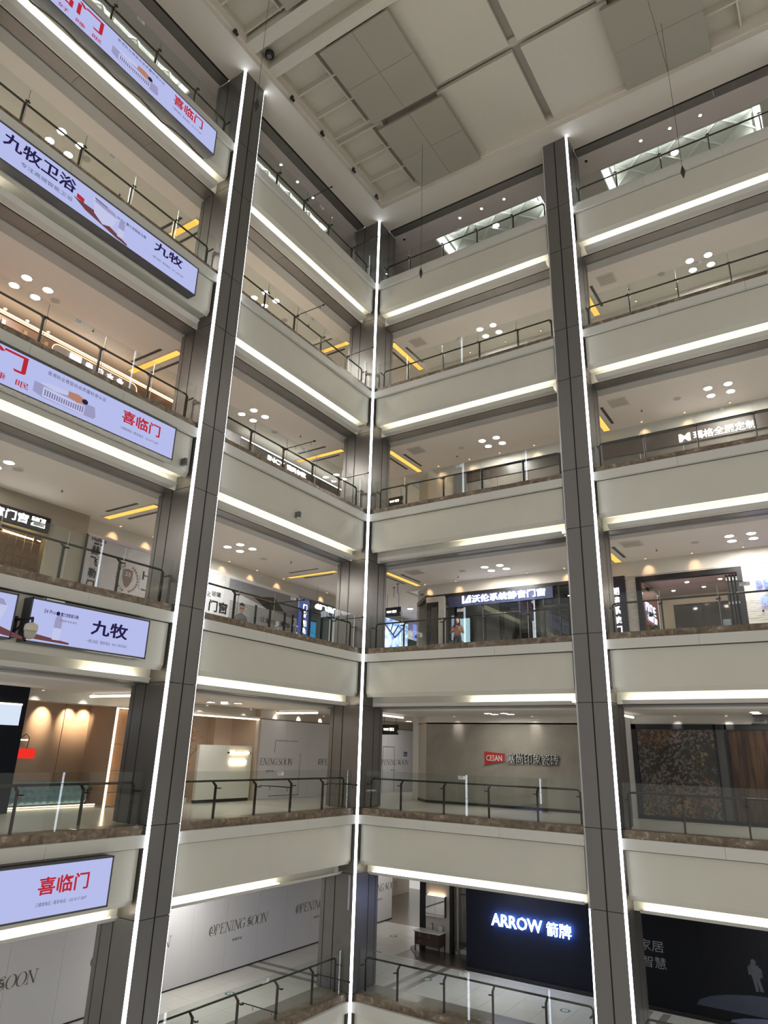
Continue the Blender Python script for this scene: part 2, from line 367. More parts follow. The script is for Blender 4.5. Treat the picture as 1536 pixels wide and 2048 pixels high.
# ------------------------------------------------------------------ gallery floors, ceilings, bulkheads
SHOP = {'L': 4.75, 'R': 4.5}
def slab_L(k, z0, z1, name, m, label, cat, dn, df):
    """L-shaped slab round the atrium corner, from distance dn to df behind the gallery fronts"""
    mb = MB().box(WD, -df, -dn, -17, 16, z0, z1).box(WD, -dn, 17, dn, df, z0, z1)
    return struct(mb.build(name, m), label, cat)
for k in range(1, 7):
    z = Z(k)
    if k != 1:
        slab_L(k, z - .14, z - .004, 'floor', FLOOR1, 'cream tiled walkway floor of the ' + LV[k], 'floor', .56, 9)
CEIL = lambda k: 3.14 if k == 2 else Z(k + 1) - 1.97
for k in range(1, 6):
    c = CEIL(k)
    slab_L(k, c, c + .08, 'ceiling', CEILW, 'off-white walkway ceiling over the ' + LV[k], 'ceiling', 1.5, 5.2)
    pl = [(-1.1, 15), (-1.1, 5.6), (0, 4.5), (16.9, 4.5), (16.9, 4.9), (.17, 4.9), (-.7, 5.77), (-.7, 15)]
    h = {2: .30, 1: .3}.get(k, .48)
    b = MB().poly([(x, y, c - h) for x, y in pl], (0, 0, h + .06)).build('wall_right', BULK); struct(b, 'beige bulkhead over the right-hand shops, ' + LV[k], 'bulkhead')
    h = h if k < 3 else .42
    b = MB().box(WD, -5.35, -4.75 if k < 3 else -4.95, -17, 15, c - h, c + .06).build('wall_left', BULK); struct(b, 'beige bulkhead over the left-hand shops, ' + LV[k], 'bulkhead')
    e = MB().box(WD, -5, -.7, 14.9, 15.1, Z(k), c).build('wall_end', BEIGE); struct(e, 'pale wall closing the corridor behind the corner, ' + LV[k], 'wall')

# ------------------------------------------------------------------ top gallery ceiling with lit trays
PINK = mat('top_ceiling_paint', (0.62, 0.55, 0.52), 0.7, var=0.02)
TRAYW = mat('tray_white', (0.82, 0.84, 0.80), 0.6, var=0.0)
TRAYL = emis('tray_tube', (0.97, 1.0, 0.97), 62.0)
zt = ZT
mb = MB()
mb.box(WD, -2.2, -1.15, -17, 12, zt, zt + .05).box(WD, -9, -5.3, -17, 12, zt, zt + .05)
for a, b in ((-17, -13.95), (-8.85, -6.1), (-.75, 12)): mb.box(WD, -5.3, -2.2, a, b, zt, zt + .05)
mb.box(WD, -1.15, 17, 1.15, 2.2, zt, zt + .05).box(WD, -1.15, 17, 5.3, 9, zt, zt + .05)
for a, b in ((-1.15, 1.57), (6.6, 9.05), (14.74, 17)): mb.box(WD, a, b, 2.2, 5.3, zt, zt + .05)
struct(mb.build('ceiling', PINK), 'pinkish ceiling of the top gallery around the lit trays', 'ceiling')
def tray(fr, u0, u1, d0, d1, bay):
    t = thing('ceiling_tray', 'white lit ceiling tray with diamond mouldings, ' + where(6, bay), 'ceiling tray', fr((u0 + u1) / 2, (d0 + d1) / 2, zt + .05), 'lit ceiling trays')
    e = .16; zz = zt + .36
    m = MB().box(fr, u0 - e, u1 + e, d0 - e, d1 + e, zz, zz + .04)
    for a in ((u0 - e, u0 - e + .02, d0 - e, d1 + e), (u1 + e - .02, u1 + e, d0 - e, d1 + e), (u0 - e, u1 + e, d0 - e, d0 - e + .02), (u0 - e, u1 + e, d1 + e - .02, d1 + e)): m.box(fr, *a, zt + .05, zz)
    m.build('tray_shell', TRAYW, t)
    m = MB()
    for a in ((u0, u0 + .03, d0, d1), (u1 - .03, u1, d0, d1), (u0, u1, d0, d0 + .03), (u0, u1, d1 - .03, d1)): m.box(fr, *a, zt - .01, zt + .12)
    m.build('tray_rim', TRAYW, t)
    m = MB()
    for a in ((u0 - .11, u0 - .07, d0, d1), (u1 + .07, u1 + .11, d0, d1), (u0, u1, d0 - .11, d0 - .07), (u0, u1, d1 + .07, d1 + .11)): m.box(fr, *a, zt + .07, zt + .10)
    m.build('light_tube', TRAYL, t)
    # diamond lattice ribs: two crossing families, clipped to the tray
    m = MB(); s = 1.35; c0 = 0.25
    a0, a1, b0, b1 = u0 + c0, u1 - c0, d0 + c0, d1 - c0
    for sg in (1, -1):
        n = int((a1 - a0 + b1 - b0) / s) + 2
        for i in range(-1, n):
            ua = a0 + i * s - (b1 - b0) * 0; pts = []
            x0 = ua if sg == 1 else ua
            seg = [(x0, b0), (x0 + sg * (b1 - b0), b1)]
            (xa, ya), (xb, yb) = seg
            def clip(x, y, xx, yy):
                if x < a0: y += (a0 - x) / (xx - x) * (yy - y); x = a0
                if x > a1: y += (a1 - x) / (xx - x) * (yy - y); x = a1
                return x, y
            if max(xa, xb) <= a0 + .1 or min(xa, xb) >= a1 - .1: continue
            p = clip(xa, ya, xb, yb); q = clip(xb, yb, xa, ya)
            m.tube([fr(p[0], p[1], zz - .005), fr(q[0], q[1], zz - .005)], .045, 6)
    for a in ((a0, a1, b0, b0), (a0, a1, b1, b1), (a0, a0, b0, b1), (a1, a1, b0, b1)): m.tube([fr(a[0], a[2], zz), fr(a[1], a[3], zz)], .055, 6)
    m.build('diamond_moulding', TRAYW, t)
    return t
tray(FR, 1.57, 6.6, 2.2, 5.3, 'C'); tray(FR, 9.05, 14.74, 2.2, 5.3, 'D'); tray(FL, -6.1, -.75, 2.2, 5.3, 'B'); tray(FL, -13.95, -8.85, 2.2, 5.3, 'A')
for fr, w in ((FL, 'left'), (FR, 'right')):
    o = B(fr, -17 if w == 'left' else -5.5, 17 if w == 'right' else 12, 6.4, 6.6, Z(6), ZT).build('wall_' + w, BEIGE); struct(o, 'plain back wall of the top gallery, %s-hand side' % w, 'wall')

# ------------------------------------------------------------------ atrium soffit ring and coffered ceiling
mb = MB().box(WD, -.70, .53, -18, .70, ZT, ZT + .06).box(WD, .53, 18, -.60, .70, ZT, ZT + .06)
mb.box(WD, .47, .53, -18, -.54, ZT + .06, 24.66).box(WD, .53, 18, -.60, -.54, ZT + .06, 24.66)
mb.box(WD, .53, .60, -18, -.60, ZT + .22, 24.66).box(WD, .60, 18, -.67, -.60, ZT + .22, 24.66)
struct(mb.build('ceiling', ATRS), 'pale soffit ring around the atrium roof recess', 'soffit')
A = thing('ceiling', 'coffered atrium roof with cream panels and grey panels', 'ceiling', (8, -8, 23.95), kind='structure')
B(WD, .4, 18, -18, -.5, 24.64, 24.72).build('deck', ATR, A)
def tile(u0, u1, d0, d1, z0, z1, m, name): return B(WD, u0, u1, d0, d1, z0, z1).build(name, m, A, bevel=.012)
rows = [(-3.84, -.52), (-7.44, -4.14), (-12.45, -9.1), (-16.1, -12.75)]
for (y0, y1) in rows:
    for x0 in (2.48, 10.87):
        B(WD, x0 + .25, x0 + 2.48, y0 + .25, y1 - .25, 24.1, 24.64).build('hanger', ATR, A)
        for i in range(2):
            for j in range(2):
                w, h = 2.74 / 2, (y1 - y0) / 2
                tile(x0 + i * w + .004, x0 + (i + 1) * w - .004, y0 + j * h + .004, y0 + (j + 1) * h - .004, 23.99 + .006 * ((i + j) % 2), 24.12, ACOU, 'acoustic_panel')
    tile(5.0, 7.94, y0 - .02, y1 + .02, 24.26, 24.44, ATR, 'cream_panel'); tile(8.24, 11.1, y0 - .02, y1 + .02, 24.26, 24.44, ATR, 'cream_panel')
    for (xa, xb) in ((.60, 2.6), (13.5, 17.6)):
        xs = [xa, (xa + 1.55), xb] if xa < 1 else [xa, 14.55, 15.6, 16.6, xb]
        for i, x in enumerate(xs):
            wd = .028 if i == 1 else .04
            B(WD, x - wd, x + wd, y0 - .05, y1 + .05, 24.33, 24.64).build('coffer_rib', ATR, A)
        for j in range(4):
            y = y0 + (y1 - y0) * j / 3
            B(WD, xa, xb, y - .03, y + .03, 24.34, 24.64).build('coffer_rib', ATR, A)
for (y0, y1, zb) in ((-7.90, -7.50, 24.05), (-8.98, -8.55, 24.05), (-8.55, -7.90, 24.5), (-4.14, -3.84, 24.52), (-12.75, -12.45, 24.52)):
    B(WD, .55, 18, y0, y1, zb, 24.66).build('beam', ATR, A)
for y in (-9.51, -6.65, -4.90, -2.84, -1.17):
    s = thing('wall_speaker', 'small black speaker on the roof recess edge, y %d from the corner' % 0, 'speaker', (.60, y, 23.9))
    s['label'] = {-9.51: 'small black box on the recess edge, beyond the twin beams', -6.65: 'small black box on the recess edge, nearest the light-strip column', -4.90: 'second small black box from the column on the recess edge', -2.84: 'small black camera-like box on the recess edge, second from the corner', -1.17: 'small black box on the recess edge, nearest the corner'}[y]
    s['category'] = 'speaker'
    MB().box(WD, .60, .68, y - .10, y + .10, 23.87, 23.95).build('housing', DARKM, s, bevel=.01); B(WD, .60, .66, y - .05, y + .05, 24.0, 24.06).build('bracket', DARKM, s)
s = thing('ceiling_speaker', 'round black speaker hanging in the slot between the twin roof beams', 'speaker', (.85, -8.15, 24.2))
MB().lathe((.85, -8.15, 24.22), [(.10, 0), (.16, .02), (.16, .14), (.08, .2)], 18).build('housing', DARKM, s, smooth=True); B(WD, .82, .88, -8.18, -8.12, 24.4, 24.5).build('bracket', DARKM, s)
MB().lathe((.85, -8.15, 24.20), [(.09, 0), (.02, .03)], 16).build('cone', GREYINK, s)

# hanging pendants (spindle shaped ornaments on wires)
PEND = mat('pendant_bronze', (0.05, 0.045, 0.04), 0.4, metal=0.6, var=0)
def pendant(x, y, zb, zc, label):
    p = thing('hanging_pendant', label, 'pendant', (x, y, zb))
    MB().tube([(x, y, zb + .42), (x, y, zc)], .006, 5).build('wire', DARKM, p)
    MB().lathe((x, y, zb), [(.004, 0), (.07, .22), (.075, .25), (.03, .40), (.008, .48)], 6).build('spindle', PEND, p)
pendant(3.61, -2.43, 17.75, 24.0, 'dark spindle pendant on a wire, in front of the bay right of corner')
pendant(12.42, -2.43, 17.68, 24.0, 'dark spindle pendant on a wire, in front of the outer right bay')
pendant(3.3, -10.6, 17.75, 24.64, 'dark spindle pendant on a wire, in front of the light-strip column')

# ------------------------------------------------------------------ ceiling lamps and fittings
def downlight(fr, u, d, c, label, group, r=.125, lv=6):
    x = thing('downlight', label, 'downlight', fr(u, d, c - .03), group)
    m = MB().lathe(fr(u, d, c - .022), [(r + .025, .022), (r + .02, 0), (r, .0), (r, .022)], 20); m.build('rim', WHITEP, x)
    MB().disc(fr(u, d, c - .016), r - .002, .012, 20).build('lens', DOWNLV[lv], x)
    return x
POSN = {(0, 0): 'near, corner-side', (0, 1): 'far, corner-side', (1, 0): 'near, outer', (1, 1): 'far, outer'}
for k in range(1, 6):
    for b, cu in (('A', -12.25), ('B', -3.45), ('C', 3.73), ('D', 12.03)):
        fr, u0, u1, bn = BAYS[b]
        for i in (0, 1):
            for j in (0, 1):
                uu = cu + (-.305 if i == 0 else .305) * (1 if fr is FR else -1); dd = 3.1 - .29 + .58 * j if fr is FR else 3.02 - .305 + .61 * j
                downlight(fr, uu, dd, CEIL(k), '%s round lamp of the four, %s' % (POSN[i, j], where(k, b)), 'round lamps in fours over the galleries', lv=k)
    for i in (0, 1):
        downlight(FR, -3.2 + .62 * i, 8.4, CEIL(k), '%s added round lamp lighting the corridor behind the corner, %s' % (('first', 'second')[i], LV[k]), 'added lamps lighting the corridor', lv=k)  # lamps added to light the corridor
SPOTW = emis('spot_white', (0.9, 0.93, 1.0), 60)
for b, us in (('B', (-4.70, -3.68, -2.67)), ('C', (3.15, 4.185, 5.22)), ('D', (10.78, 11.82, 12.86))):
    fr = BAYS[b][0]
    for i, u in enumerate(us):
        x = thing('spotlight', '%s small bright spot in the row of three, %s' % (('first', 'middle', 'last')[i], where(6, b)), 'spotlight', fr(u, 1.6, ZT - .02), 'small spots in the top gallery ceiling')
        MB().lathe(fr(u, 1.6, ZT - .02), [(.075, .02), (.07, 0), (.05, 0), (.05, .02)], 14).build('rim', WHITEP, x); MB().disc(fr(u, 1.6, ZT - .014), .048, .01, 14).build('lens', SPOTW, x)
for b, u in (('B', -3.5), ('C', 4.14), ('D', 11.7), ('A', -11.5)):
    downlight(BAYS[b][0], u, 3.2, zt + .36, 'single round lamp in the lit tray, ' + where(6, b), 'round lamps in the lit trays', .14)
GRILL = mat('diffuser_grille', (0.50, 0.46, 0.41), 0.6, var=0); SLOTM = mat('air_slot_dark', (0.05, 0.048, 0.045), 0.6, var=0)
def amber(fr, u, d0, d1, c, label):
    t = thing('amber_light', label, 'cove light', fr(u, (d0 + d1) / 2, c - .02), 'amber ceiling strips')
    B(fr, u - .12, u + .12, d0, d1, c - .012, c - .004).build('recess_glow', AMBER, t)  # flat glowing panel stands in for the warm-lit sides of a cove recess
    m = MB()
    for a in ((u - .15, u - .12, d0 - .03, d1 + .03), (u + .12, u + .15, d0 - .03, d1 + .03), (u - .12, u + .12, d0 - .03, d0), (u - .12, u + .12, d1, d1 + .03)): m.box(fr, *a, c - .03, c - .002)
    m.build('frame', BULK, t)
def slot(fr, u, d0, d1, c, label, w=.05):
    t = thing('air_slot', label, 'air slot', fr(u, (d0 + d1) / 2, c - .01), 'dark air slots beside the amber strips')
    for i in range(2): B(fr, u - w + i * w * 1.04, u - w + i * w * 1.04 + w * .96, d0, d1, c - .012, c - .002).build('blade', SLOTM, t)
    m = MB().box(fr, u - w - .02, u - w, d0, d1, c - .016, c - .002).box(fr, u + w, u + w + .02, d0, d1, c - .016, c - .002); m.build('frame', BULK, t)
for k in range(3, 6):
    c = CEIL(k)
    amber(FL, -7.9, 2.0, 4.4, c, 'amber strip across the ceiling at the light-strip column, ' + LV[k]); amber(FL, .76, 1.95, 4.4, c, 'amber strip across the ceiling behind the corner, left side, ' + LV[k])
    amber(FR, -.33, 1.8, 4.35, c, 'amber strip across the ceiling behind the corner, right side, ' + LV[k]); amber(FR, 7.93, 1.8, 4.35, c, 'amber strip across the ceiling behind the right column, ' + LV[k])
    for fr, us, nm in ((FL, (-8.3, -7.5), 'light-strip column'), (FL, (.14, 1.1), 'corner, left side'), (FR, (-.7, .03), 'corner, right side'), (FR, (8.28, 7.6), 'right column')):
        for i, u in enumerate(us): slot(fr, u, 2.4, 3.85, c, '%s dark air slot beside the amber strip at the %s, %s' % (('near', 'other')[i], nm, LV[k].replace(' from top', '')))
    for fr, u, nm in ((FR, .68, 'bay right of the corner'), (FR, 8.9, 'outer right bay'), (FL, -6.9, 'bay left of the corner')):
        t = thing('air_diffuser', 'square beige air grille in the ceiling, %s, %s' % (LV[k], nm), 'air grille', fr(u, 2.3, c - .03), 'square air grilles')
        B(fr, u - .32, u + .32, 2.0, 2.64, c - .022, c - .002).build('frame', BULK, t)
        for i in range(4): B(fr, u - .27, u + .27, 2.06 + .135 * i, 2.16 + .135 * i, c - .03, c - .022).build('blade', GRILL, t)
    for fr, u, d, nm in ((FR, 2.4, 3.0, 'bay right of the corner'), (FR, 10.7, 3.05, 'outer right bay'), (FL, -11.55, 3.0, 'light-box bay'), (FL, -1.95, 3.3, 'bay left of the corner')):
        t = thing('ceiling_speaker', 'round grey ceiling speaker, %s, %s' % (LV[k], nm), 'speaker', fr(u, d, c - .02), 'round ceiling speakers')
        MB().lathe(fr(u, d, c - .02), [(.10, 0), (.13, .02)], 18).build('grille', GRILL, t); MB().lathe(fr(u, d, c - .012), [(.14, 0), (.14, .012)], 18).build('rim', BULK, t)
    for fr, u, d, nm in ((FR, 9.46, 3.27, 'outer right bay'), (FR, 1.9, 3.6, 'bay right of the corner'), (FL, -10.1, 3.3, 'light-box bay'), (FL, -1.2, 2.6, 'bay left of the corner')):
        t = thing('sprinkler', 'small dark sprinkler head in the ceiling, %s, %s' % (LV[k], nm), 'sprinkler', fr(u, d, c - .08), 'sprinkler heads')
        MB().lathe(fr(u, d, c - .08), [(.035, 0), (.035, .008), (.01, .01), (.012, .06)], 10).build('head', DARKM, t); MB().lathe(fr(u, d, c - .02), [(.02, 0), (.05, .02)], 12).build('cap', WHITEP, t)
WARM = emis('warm_spot_lens', (1.0, 0.62, 0.30), 1.5)
def wash(fr, u, d, c, label, power=17, col=(1.0, .62, .34), o=.34):
    t = thing('wall_washer', label, 'spotlight', fr(u, d - o, c - .05), 'small washers along the bulkheads')
    MB().lathe(fr(u, d - o, c - .05), [(.05, 0), (.055, .05)], 12).build('rim', WHITEP, t); MB().disc(fr(u, d - o, c - .058), .035, .008, 12).build('lens', WARM, t)
    l = bpy.data.lights.new('washer_beam', 'SPOT'); l.energy = power; l.color = col; l.spot_size = math.radians(62); l.spot_blend = .9; l.shadow_soft_size = .03
    ob_ = bpy.data.objects.new('washer_beam', l); COL.objects.link(ob_); ob_.parent = t; ob_.location = fr(0, .0, -.02) - fr(0, 0, 0)
    dirv = fr(0, .34, -.36) - fr(0, 0, 0); ob_.rotation_euler = dirv.to_track_quat('-Z', 'Y').to_euler()
for k, b, us in ((3, 'C', (.07, 1.5, 3.02, 4.54, 6.0)), (3, 'D', (8.89, 10.4, 11.95)), (4, 'C', (.7, 2.19, 3.57, 5.07)), (4, 'D', (9.24, 10.73, 12.2)), (3, 'B', (-2.39, -.88, .69, 3.6)), (3, 'A', (-7.2, -5.9)), (5, 'C', (2.3, 4.0, 5.6)), (5, 'D', (9.5, 11.0))):
    fr = BAYS[b][0]
    for i, u in enumerate(us): wash(fr, u, SHOP[fr.w] + (.2 if fr is FL else 0), CEIL(k), '%s warm washer on the bulkhead, %s' % (('first', 'second', 'third', 'fourth', 'fifth')[i], where(k, b)))
for b, us in (('C', (1.4, 4.5)), ('D', (9.3, 10.8)), ('B', (-2.9, -.75, .8, 2.2, 3.6)), ('A', (-8.9, -7.4))):
    fr = BAYS[b][0]
    for i, u in enumerate(us): wash(fr, u, SHOP[fr.w], CEIL(2), '%s white washer on the bulkhead, %s' % (('first', 'second', 'third', 'fourth', 'fifth')[i], where(2, b)), 15, (1, .93, .88))
LINEL = emis('line_light', (1.0, 0.95, 0.86), 5)
for i, (a, b) in enumerate((((-4.6, -7.3, 3.06), (-2.4, -7.2, 3.06)), ((-4.6, .9, 3.06), (-2.6, .9, 3.06)), ((-.7, 2.0, 3.06), (-.9, 4.2, 3.06)), ((8.0, 2.0, 3.06), (8.0, 4.2, 3.06)))):
    t = thing('line_light', ('white ceiling line light behind the light-strip column', 'white ceiling line light behind the corner, left side', 'white ceiling line light behind the corner, right side', 'white ceiling line light behind the right column')[i] + ', second lowest gallery', 'line light', a)
    MB().tube([a, b], .035, 4).build('tube', LINEL, t); MB().tube([Vector(a) + Vector((0, 0, .03)), Vector(b) + Vector((0, 0, .03))], .03, 4).build('housing', WHITEP, t)
# ================================================================== lowest gallery
LED_SIGN = emis('sign_white', (1.0, 0.98, 0.95), 5.0)
NAVY = mat('navy_black_panel', (0.011, 0.013, 0.020), 0.5, var=0, spec=.12)
HOARD = mat('hoarding_vinyl', (0.74, 0.74, 0.77), 0.62, var=0.015, scale=.8)
Z1 = Z(1)
def wallbox(fr, u0, u1, d0, d1, z0, z1, m, name, label, cat='wall'):
    return struct(B(fr, u0, u1, d0, d1, z0, z1).build(name, m), label, cat)
# floor slab with tiles laid one by one
fl = thing('floor', 'pale polished tile floor of the lowest gallery with taupe border strips', 'floor', (0, 0, Z1 - .1), kind='structure')
MB().box(WD, -9, -.56, -17, 16, Z1 - .14, Z1 - .012).box(WD, -.56, 17, .56, 12, Z1 - .14, Z1 - .012).build('screed', FLOORD, fl)
_tiles = {}
def tile1(u0, u1, v0, v1, m, nm='tile'):
    key = (round(u1 - u0, 3), round(v1 - v0, 3), m.name)
    g = .003
    if key not in _tiles:
        o = B(WD, u0 + g, u1 - g, v0 + g, v1 - g, Z1 - .012, Z1 - .003).build(nm, m, fl); _tiles[key] = (o.data, u0, v0); return o
    me, a, b = _tiles[key]; o = bpy.data.objects.new(nm, me); COL.objects.link(o); o.parent = fl; o.location = (u0 - a, v0 - b, 0); return o
LT = mat('light_tile', (0.66, 0.65, 0.615), 0.14, var=0.03, scale=1.5)
for i in range(4):                                          # left walkway
    for j in range(26):
        x, y = -4.4 + .8 * i, -12.2 + .8 * j
        dark = False
        if y > 3.9 and x > -1.9: continue
        tile1(x, x + .8, y, y + .8, LT)
for j in range(26):
    y = -12.2 + .8 * j
    if y < .4: tile1(-1.2, -.57, y, y + .8, FLOORD, 'border_tile')
for y0, y1 in ((.10, .32), (.62, .84)):
    B(WD, -4.4, -1.2, y0, y1, Z1 - .003, Z1 - .001).build('border_strip', FLOORD, fl)
for i in range(17):
    for j in range(4):
        x, y = -1.2 + .8 * i, 1.2 + .8 * j
        tile1(x, x + .8, y, y + .8, LT)
for i in range(17): tile1(-1.2 + .8 * i, -.4 + .8 * i, .57, 1.2, FLOORD, 'border_tile')
for x0, x1 in ((.45, .67), (.95, 1.17), (7.6, 7.82), (8.1, 8.32)): B(WD, x0, x1, 1.2, 4.3, Z1 - .003, Z1 - .001).build('border_strip', FLOORD, fl)
MB().poly([(-4.4, 4.35, Z1 - .003), (-1.75, 4.35, Z1 - .003), (-1.75, 4.44, Z1 - .003), (-4.4, 4.44, Z1 - .003)], (0, 0, .002)).build('border_strip', FLOORD, fl)
# exit floor markers
GREEN = mat('exit_green', (0.02, 0.13, 0.09), 0.5, var=0)
def marker(x, y, label):
    t = thing('floor_marker', label, 'floor marker', (x, y, Z1 - .003))
    MB().disc((x, y, Z1 - .003), .15, .004, 24).build('plate', GREEN, t); MB().disc((x, y, Z1 + .001), .09, .001, 20).build('ring', STICK, t)
    MB().poly([(x - .05, y - .02, Z1 + .002), (x + .02, y - .02, Z1 + .002), (x + .02, y - .045, Z1 + .002), (x + .06, y, Z1 + .002), (x + .02, y + .045, Z1 + .002), (x + .02, y + .02, Z1 + .002), (x - .05, y + .02, Z1 + .002)], (0, 0, .001)).build('arrow', GREEN, t)
marker(-2.82, -2.24, 'round green exit marker on the floor before the left white hoarding'); marker(-2.7, 6.69, 'round green exit marker on the corridor floor left of the vanity')
marker(1.14, 2.7, 'round green exit marker on the floor before the black shop wall'); marker(5.72, 2.73, 'round green exit marker on the floor near the right column')
# white hoardings along the left walkway
def serif(word, fr, u, d, z, w, h, par, name='lettering'):
    """thin-and-thick roman capitals drawn stroke by stroke (unit box 0..1 wide, 0..1 high)"""
    T, t = .15, .045
    def arc(cx, cy, rx, ry, a0, a1, n=14): return [(cx + rx * math.cos(a0 + (a1 - a0) * i / n), cy + ry * math.sin(a0 + (a1 - a0) * i / n)) for i in range(n + 1)]
    def ln(*p): return ('l', p)
    G = {'O': [('o', arc(.5, .5, .44, .5, 0, 6.2832, 22))], 'P': [('v', .18, 0, 1, T), ('o', arc(.35, .73, .42, .27, -1.57, 1.57)), ('h', .18, .35, 1 - t, t), ('h', .18, .35, .46, t), ('s', .18, 0), ('s', .18, 1)],
         'E': [('v', .2, 0, 1, T), ('h', .2, .82, 1 - t, t), ('h', .2, .66, .5, t), ('h', .2, .86, 0, t), ('v', .80, .82, 1, t), ('v', .84, 0, .18, t), ('v', .64, .42, .6, t), ('s', .16, 0), ('s', .16, 1)],
         'N': [('v', .14, 0, 1, t), ('d', .12, 1, .86, 0, T), ('v', .86, 0, 1, t), ('s', .14, 0), ('s', .86, 1), ('s', .12, 1)], 'I': [('v', .5, 0, 1, T), ('s', .5, 0), ('s', .5, 1)],
         'G': [('o', arc(.5, .5, .42, .5, .75, 5.6, 18)), ('v', .82, 0.05, .42, T * .8), ('s', .8, .42), ('v', .80, .8, .97, t)], 'S': [('o', arc(.5, .75, .30, .25, .5, 4.4, 12) ), ('o', arc(.5, .26, .33, .26, 1.25, -2.6, 12)), ('d', .28, .62, .74, .38, T)]}
    sp = {'I': .55, 'P': .85, 'E': .85, 'S': .8, ' ': .45}; tot = sum(sp.get(c, 1) for c in word); m = MB(); x = 0; k = w / tot
    def Q(a, b): return fr(u + (x + a * sp.get(ch, 1)) * k + b * h * .14, d, z + b * h)
    nn = -fr.n() * 0 + fr.n() * .003
    for ch in word:
        for g in G.get(ch, []):
            if g[0] == 'v': m.poly([Q(g[1] - g[4] / 2, g[2]), Q(g[1] + g[4] / 2, g[2]), Q(g[1] + g[4] / 2, g[3]), Q(g[1] - g[4] / 2, g[3])], nn)
            elif g[0] == 'h': m.poly([Q(g[1], g[3]), Q(g[2], g[3]), Q(g[2], g[3] + g[4]), Q(g[1], g[3] + g[4])], nn)
            elif g[0] == 'd': m.poly([Q(g[1] - g[5] / 2, g[2]), Q(g[1] + g[5] / 2, g[2]), Q(g[3] + g[5] / 2, g[4]), Q(g[3] - g[5] / 2, g[4])], nn)
            elif g[0] == 's': m.poly([Q(g[1] - .17, g[2]), Q(g[1] + .17, g[2]), Q(g[1] + .17, g[2] + (t if g[2] < .9 else -t)), Q(g[1] - .17, g[2] + (t if g[2] < .9 else -t))], nn)
            else:
                P_ = g[1]
                for p, q in zip(P_[:-1], P_[1:]):
                    dx, dy = q[0] - p[0], q[1] - p[1]; wd = (t + (T - t) * abs(dy) / (math.hypot(dx, dy) + 1e-6)) / 2
                    m.poly([Q(p[0] - wd, p[1] - t * .3), Q(p[0] + wd, p[1] + t * .3), Q(q[0] + wd, q[1] + t * .3), Q(q[0] - wd, q[1] - t * .3)], nn)
        x += sp.get(ch, 1)
    return m.build(name, GREYINK, par)
def opening_soon(fr, u, d, z, w, par, h=.30):
    serif('OPENING', fr, u, d, z, w * .60, h, par); serif('SOON', fr, u + w * .63, d, z, w * .37, h, par)
    text('即将开业', fr, u + w * .405, d, z - .32 * h / .3, h * .27, GREYINK, par, 'lettering', w * .16, ext=.003)
    for uu in (u + .10, u + w * .665):
        m = MB()
        for i in range(6):
            a = i * 1.05; c = fr(uu + .05 * math.cos(a), d - .004, z + h * .45 + .08 * math.sin(a))
            m.add([c, c + fr.ux() * .045 + Vector((0, 0, .02)), c + fr.ux() * .02 + Vector((0, 0, .06)), c - fr.ux() * .02 + Vector((0, 0, .03))], [(0, 1, 2, 3)])
        m.build('leaf_print', mat('leaf_print_brown', (.13, .115, .07), .6, var=0), par)
hd = thing('hoarding', 'long white hoarding printed OPENING SOON along the lowest gallery', 'hoarding', (-4.4, -3, Z1))
for i in range(17):
    a = -16 + 1.5 * i
    if a > 8.2: break
    B(FL, a + .003, min(a + 1.5, 9.2) - .003, 4.40, 4.46, Z1, Z1 + 3.0).build('panel', HOARD, hd)
for u in (-10.45, -6.13, -1.80, 2.52, 6.85): opening_soon(FL, u, 4.397, Z1 + 1.17, 2.76, hd)
B(FL, -16, 9.2, 4.38, 4.40, Z1, Z1 + .035).build('foot_strip', DARKM, hd)
wallbox(FL, -17, 9.3, 4.6, 4.75, Z1, CEIL(1) - .3, BEIGE, 'wall_left', 'plain wall behind the white hoarding, lowest gallery')
wallbox(FL, 9.3, 15, 7, 7.1, Z1, CEIL(1), BEIGE, 'wall_left', 'warm lit wall at the corridor end, lowest gallery')
# black shop wall with the halo-lit sign
bw = thing('shop_wall', 'navy-black shop wall with the white lit sign ARROW', 'shop wall', (4.6, 4.6, Z1))
B(FR, 1.65, 7.46, 4.5, 4.8, Z1, CEIL(1) - .02).build('wall_panel', NAVY, bw)
B(FR, 1.65, 7.46, 4.44, 4.5, Z1, Z1 + .10).build('plinth', DARKM, bw)
HALO = emis('sign_blue_halo', (0.10, 0.27, 1.0), 40)
sg = thing('shop_sign', 'white halo-lit letters ARROW on the navy-black wall', 'sign', FR(4.0, 4.45, Z1 + 1.5))
text('ARROW', FR, 2.67, 4.40, Z1 + 1.49, .37, HALO, sg, 'halo', 1.80, bold=.008, ext=.02); text('ARROW', FR, 2.67, 4.378, Z1 + 1.49, .37, LED_SIGN, sg, 'letters', 1.80, bold=.008, ext=.02)
text('箭牌', FR, 4.62, 4.40, Z1 + 1.46, .40, HALO, sg, 'halo', .82, bold=.004, ext=.02); text('箭牌', FR, 4.62, 4.378, Z1 + 1.46, .40, LED_SIGN, sg, 'letters', .82, bold=.004, ext=.02)
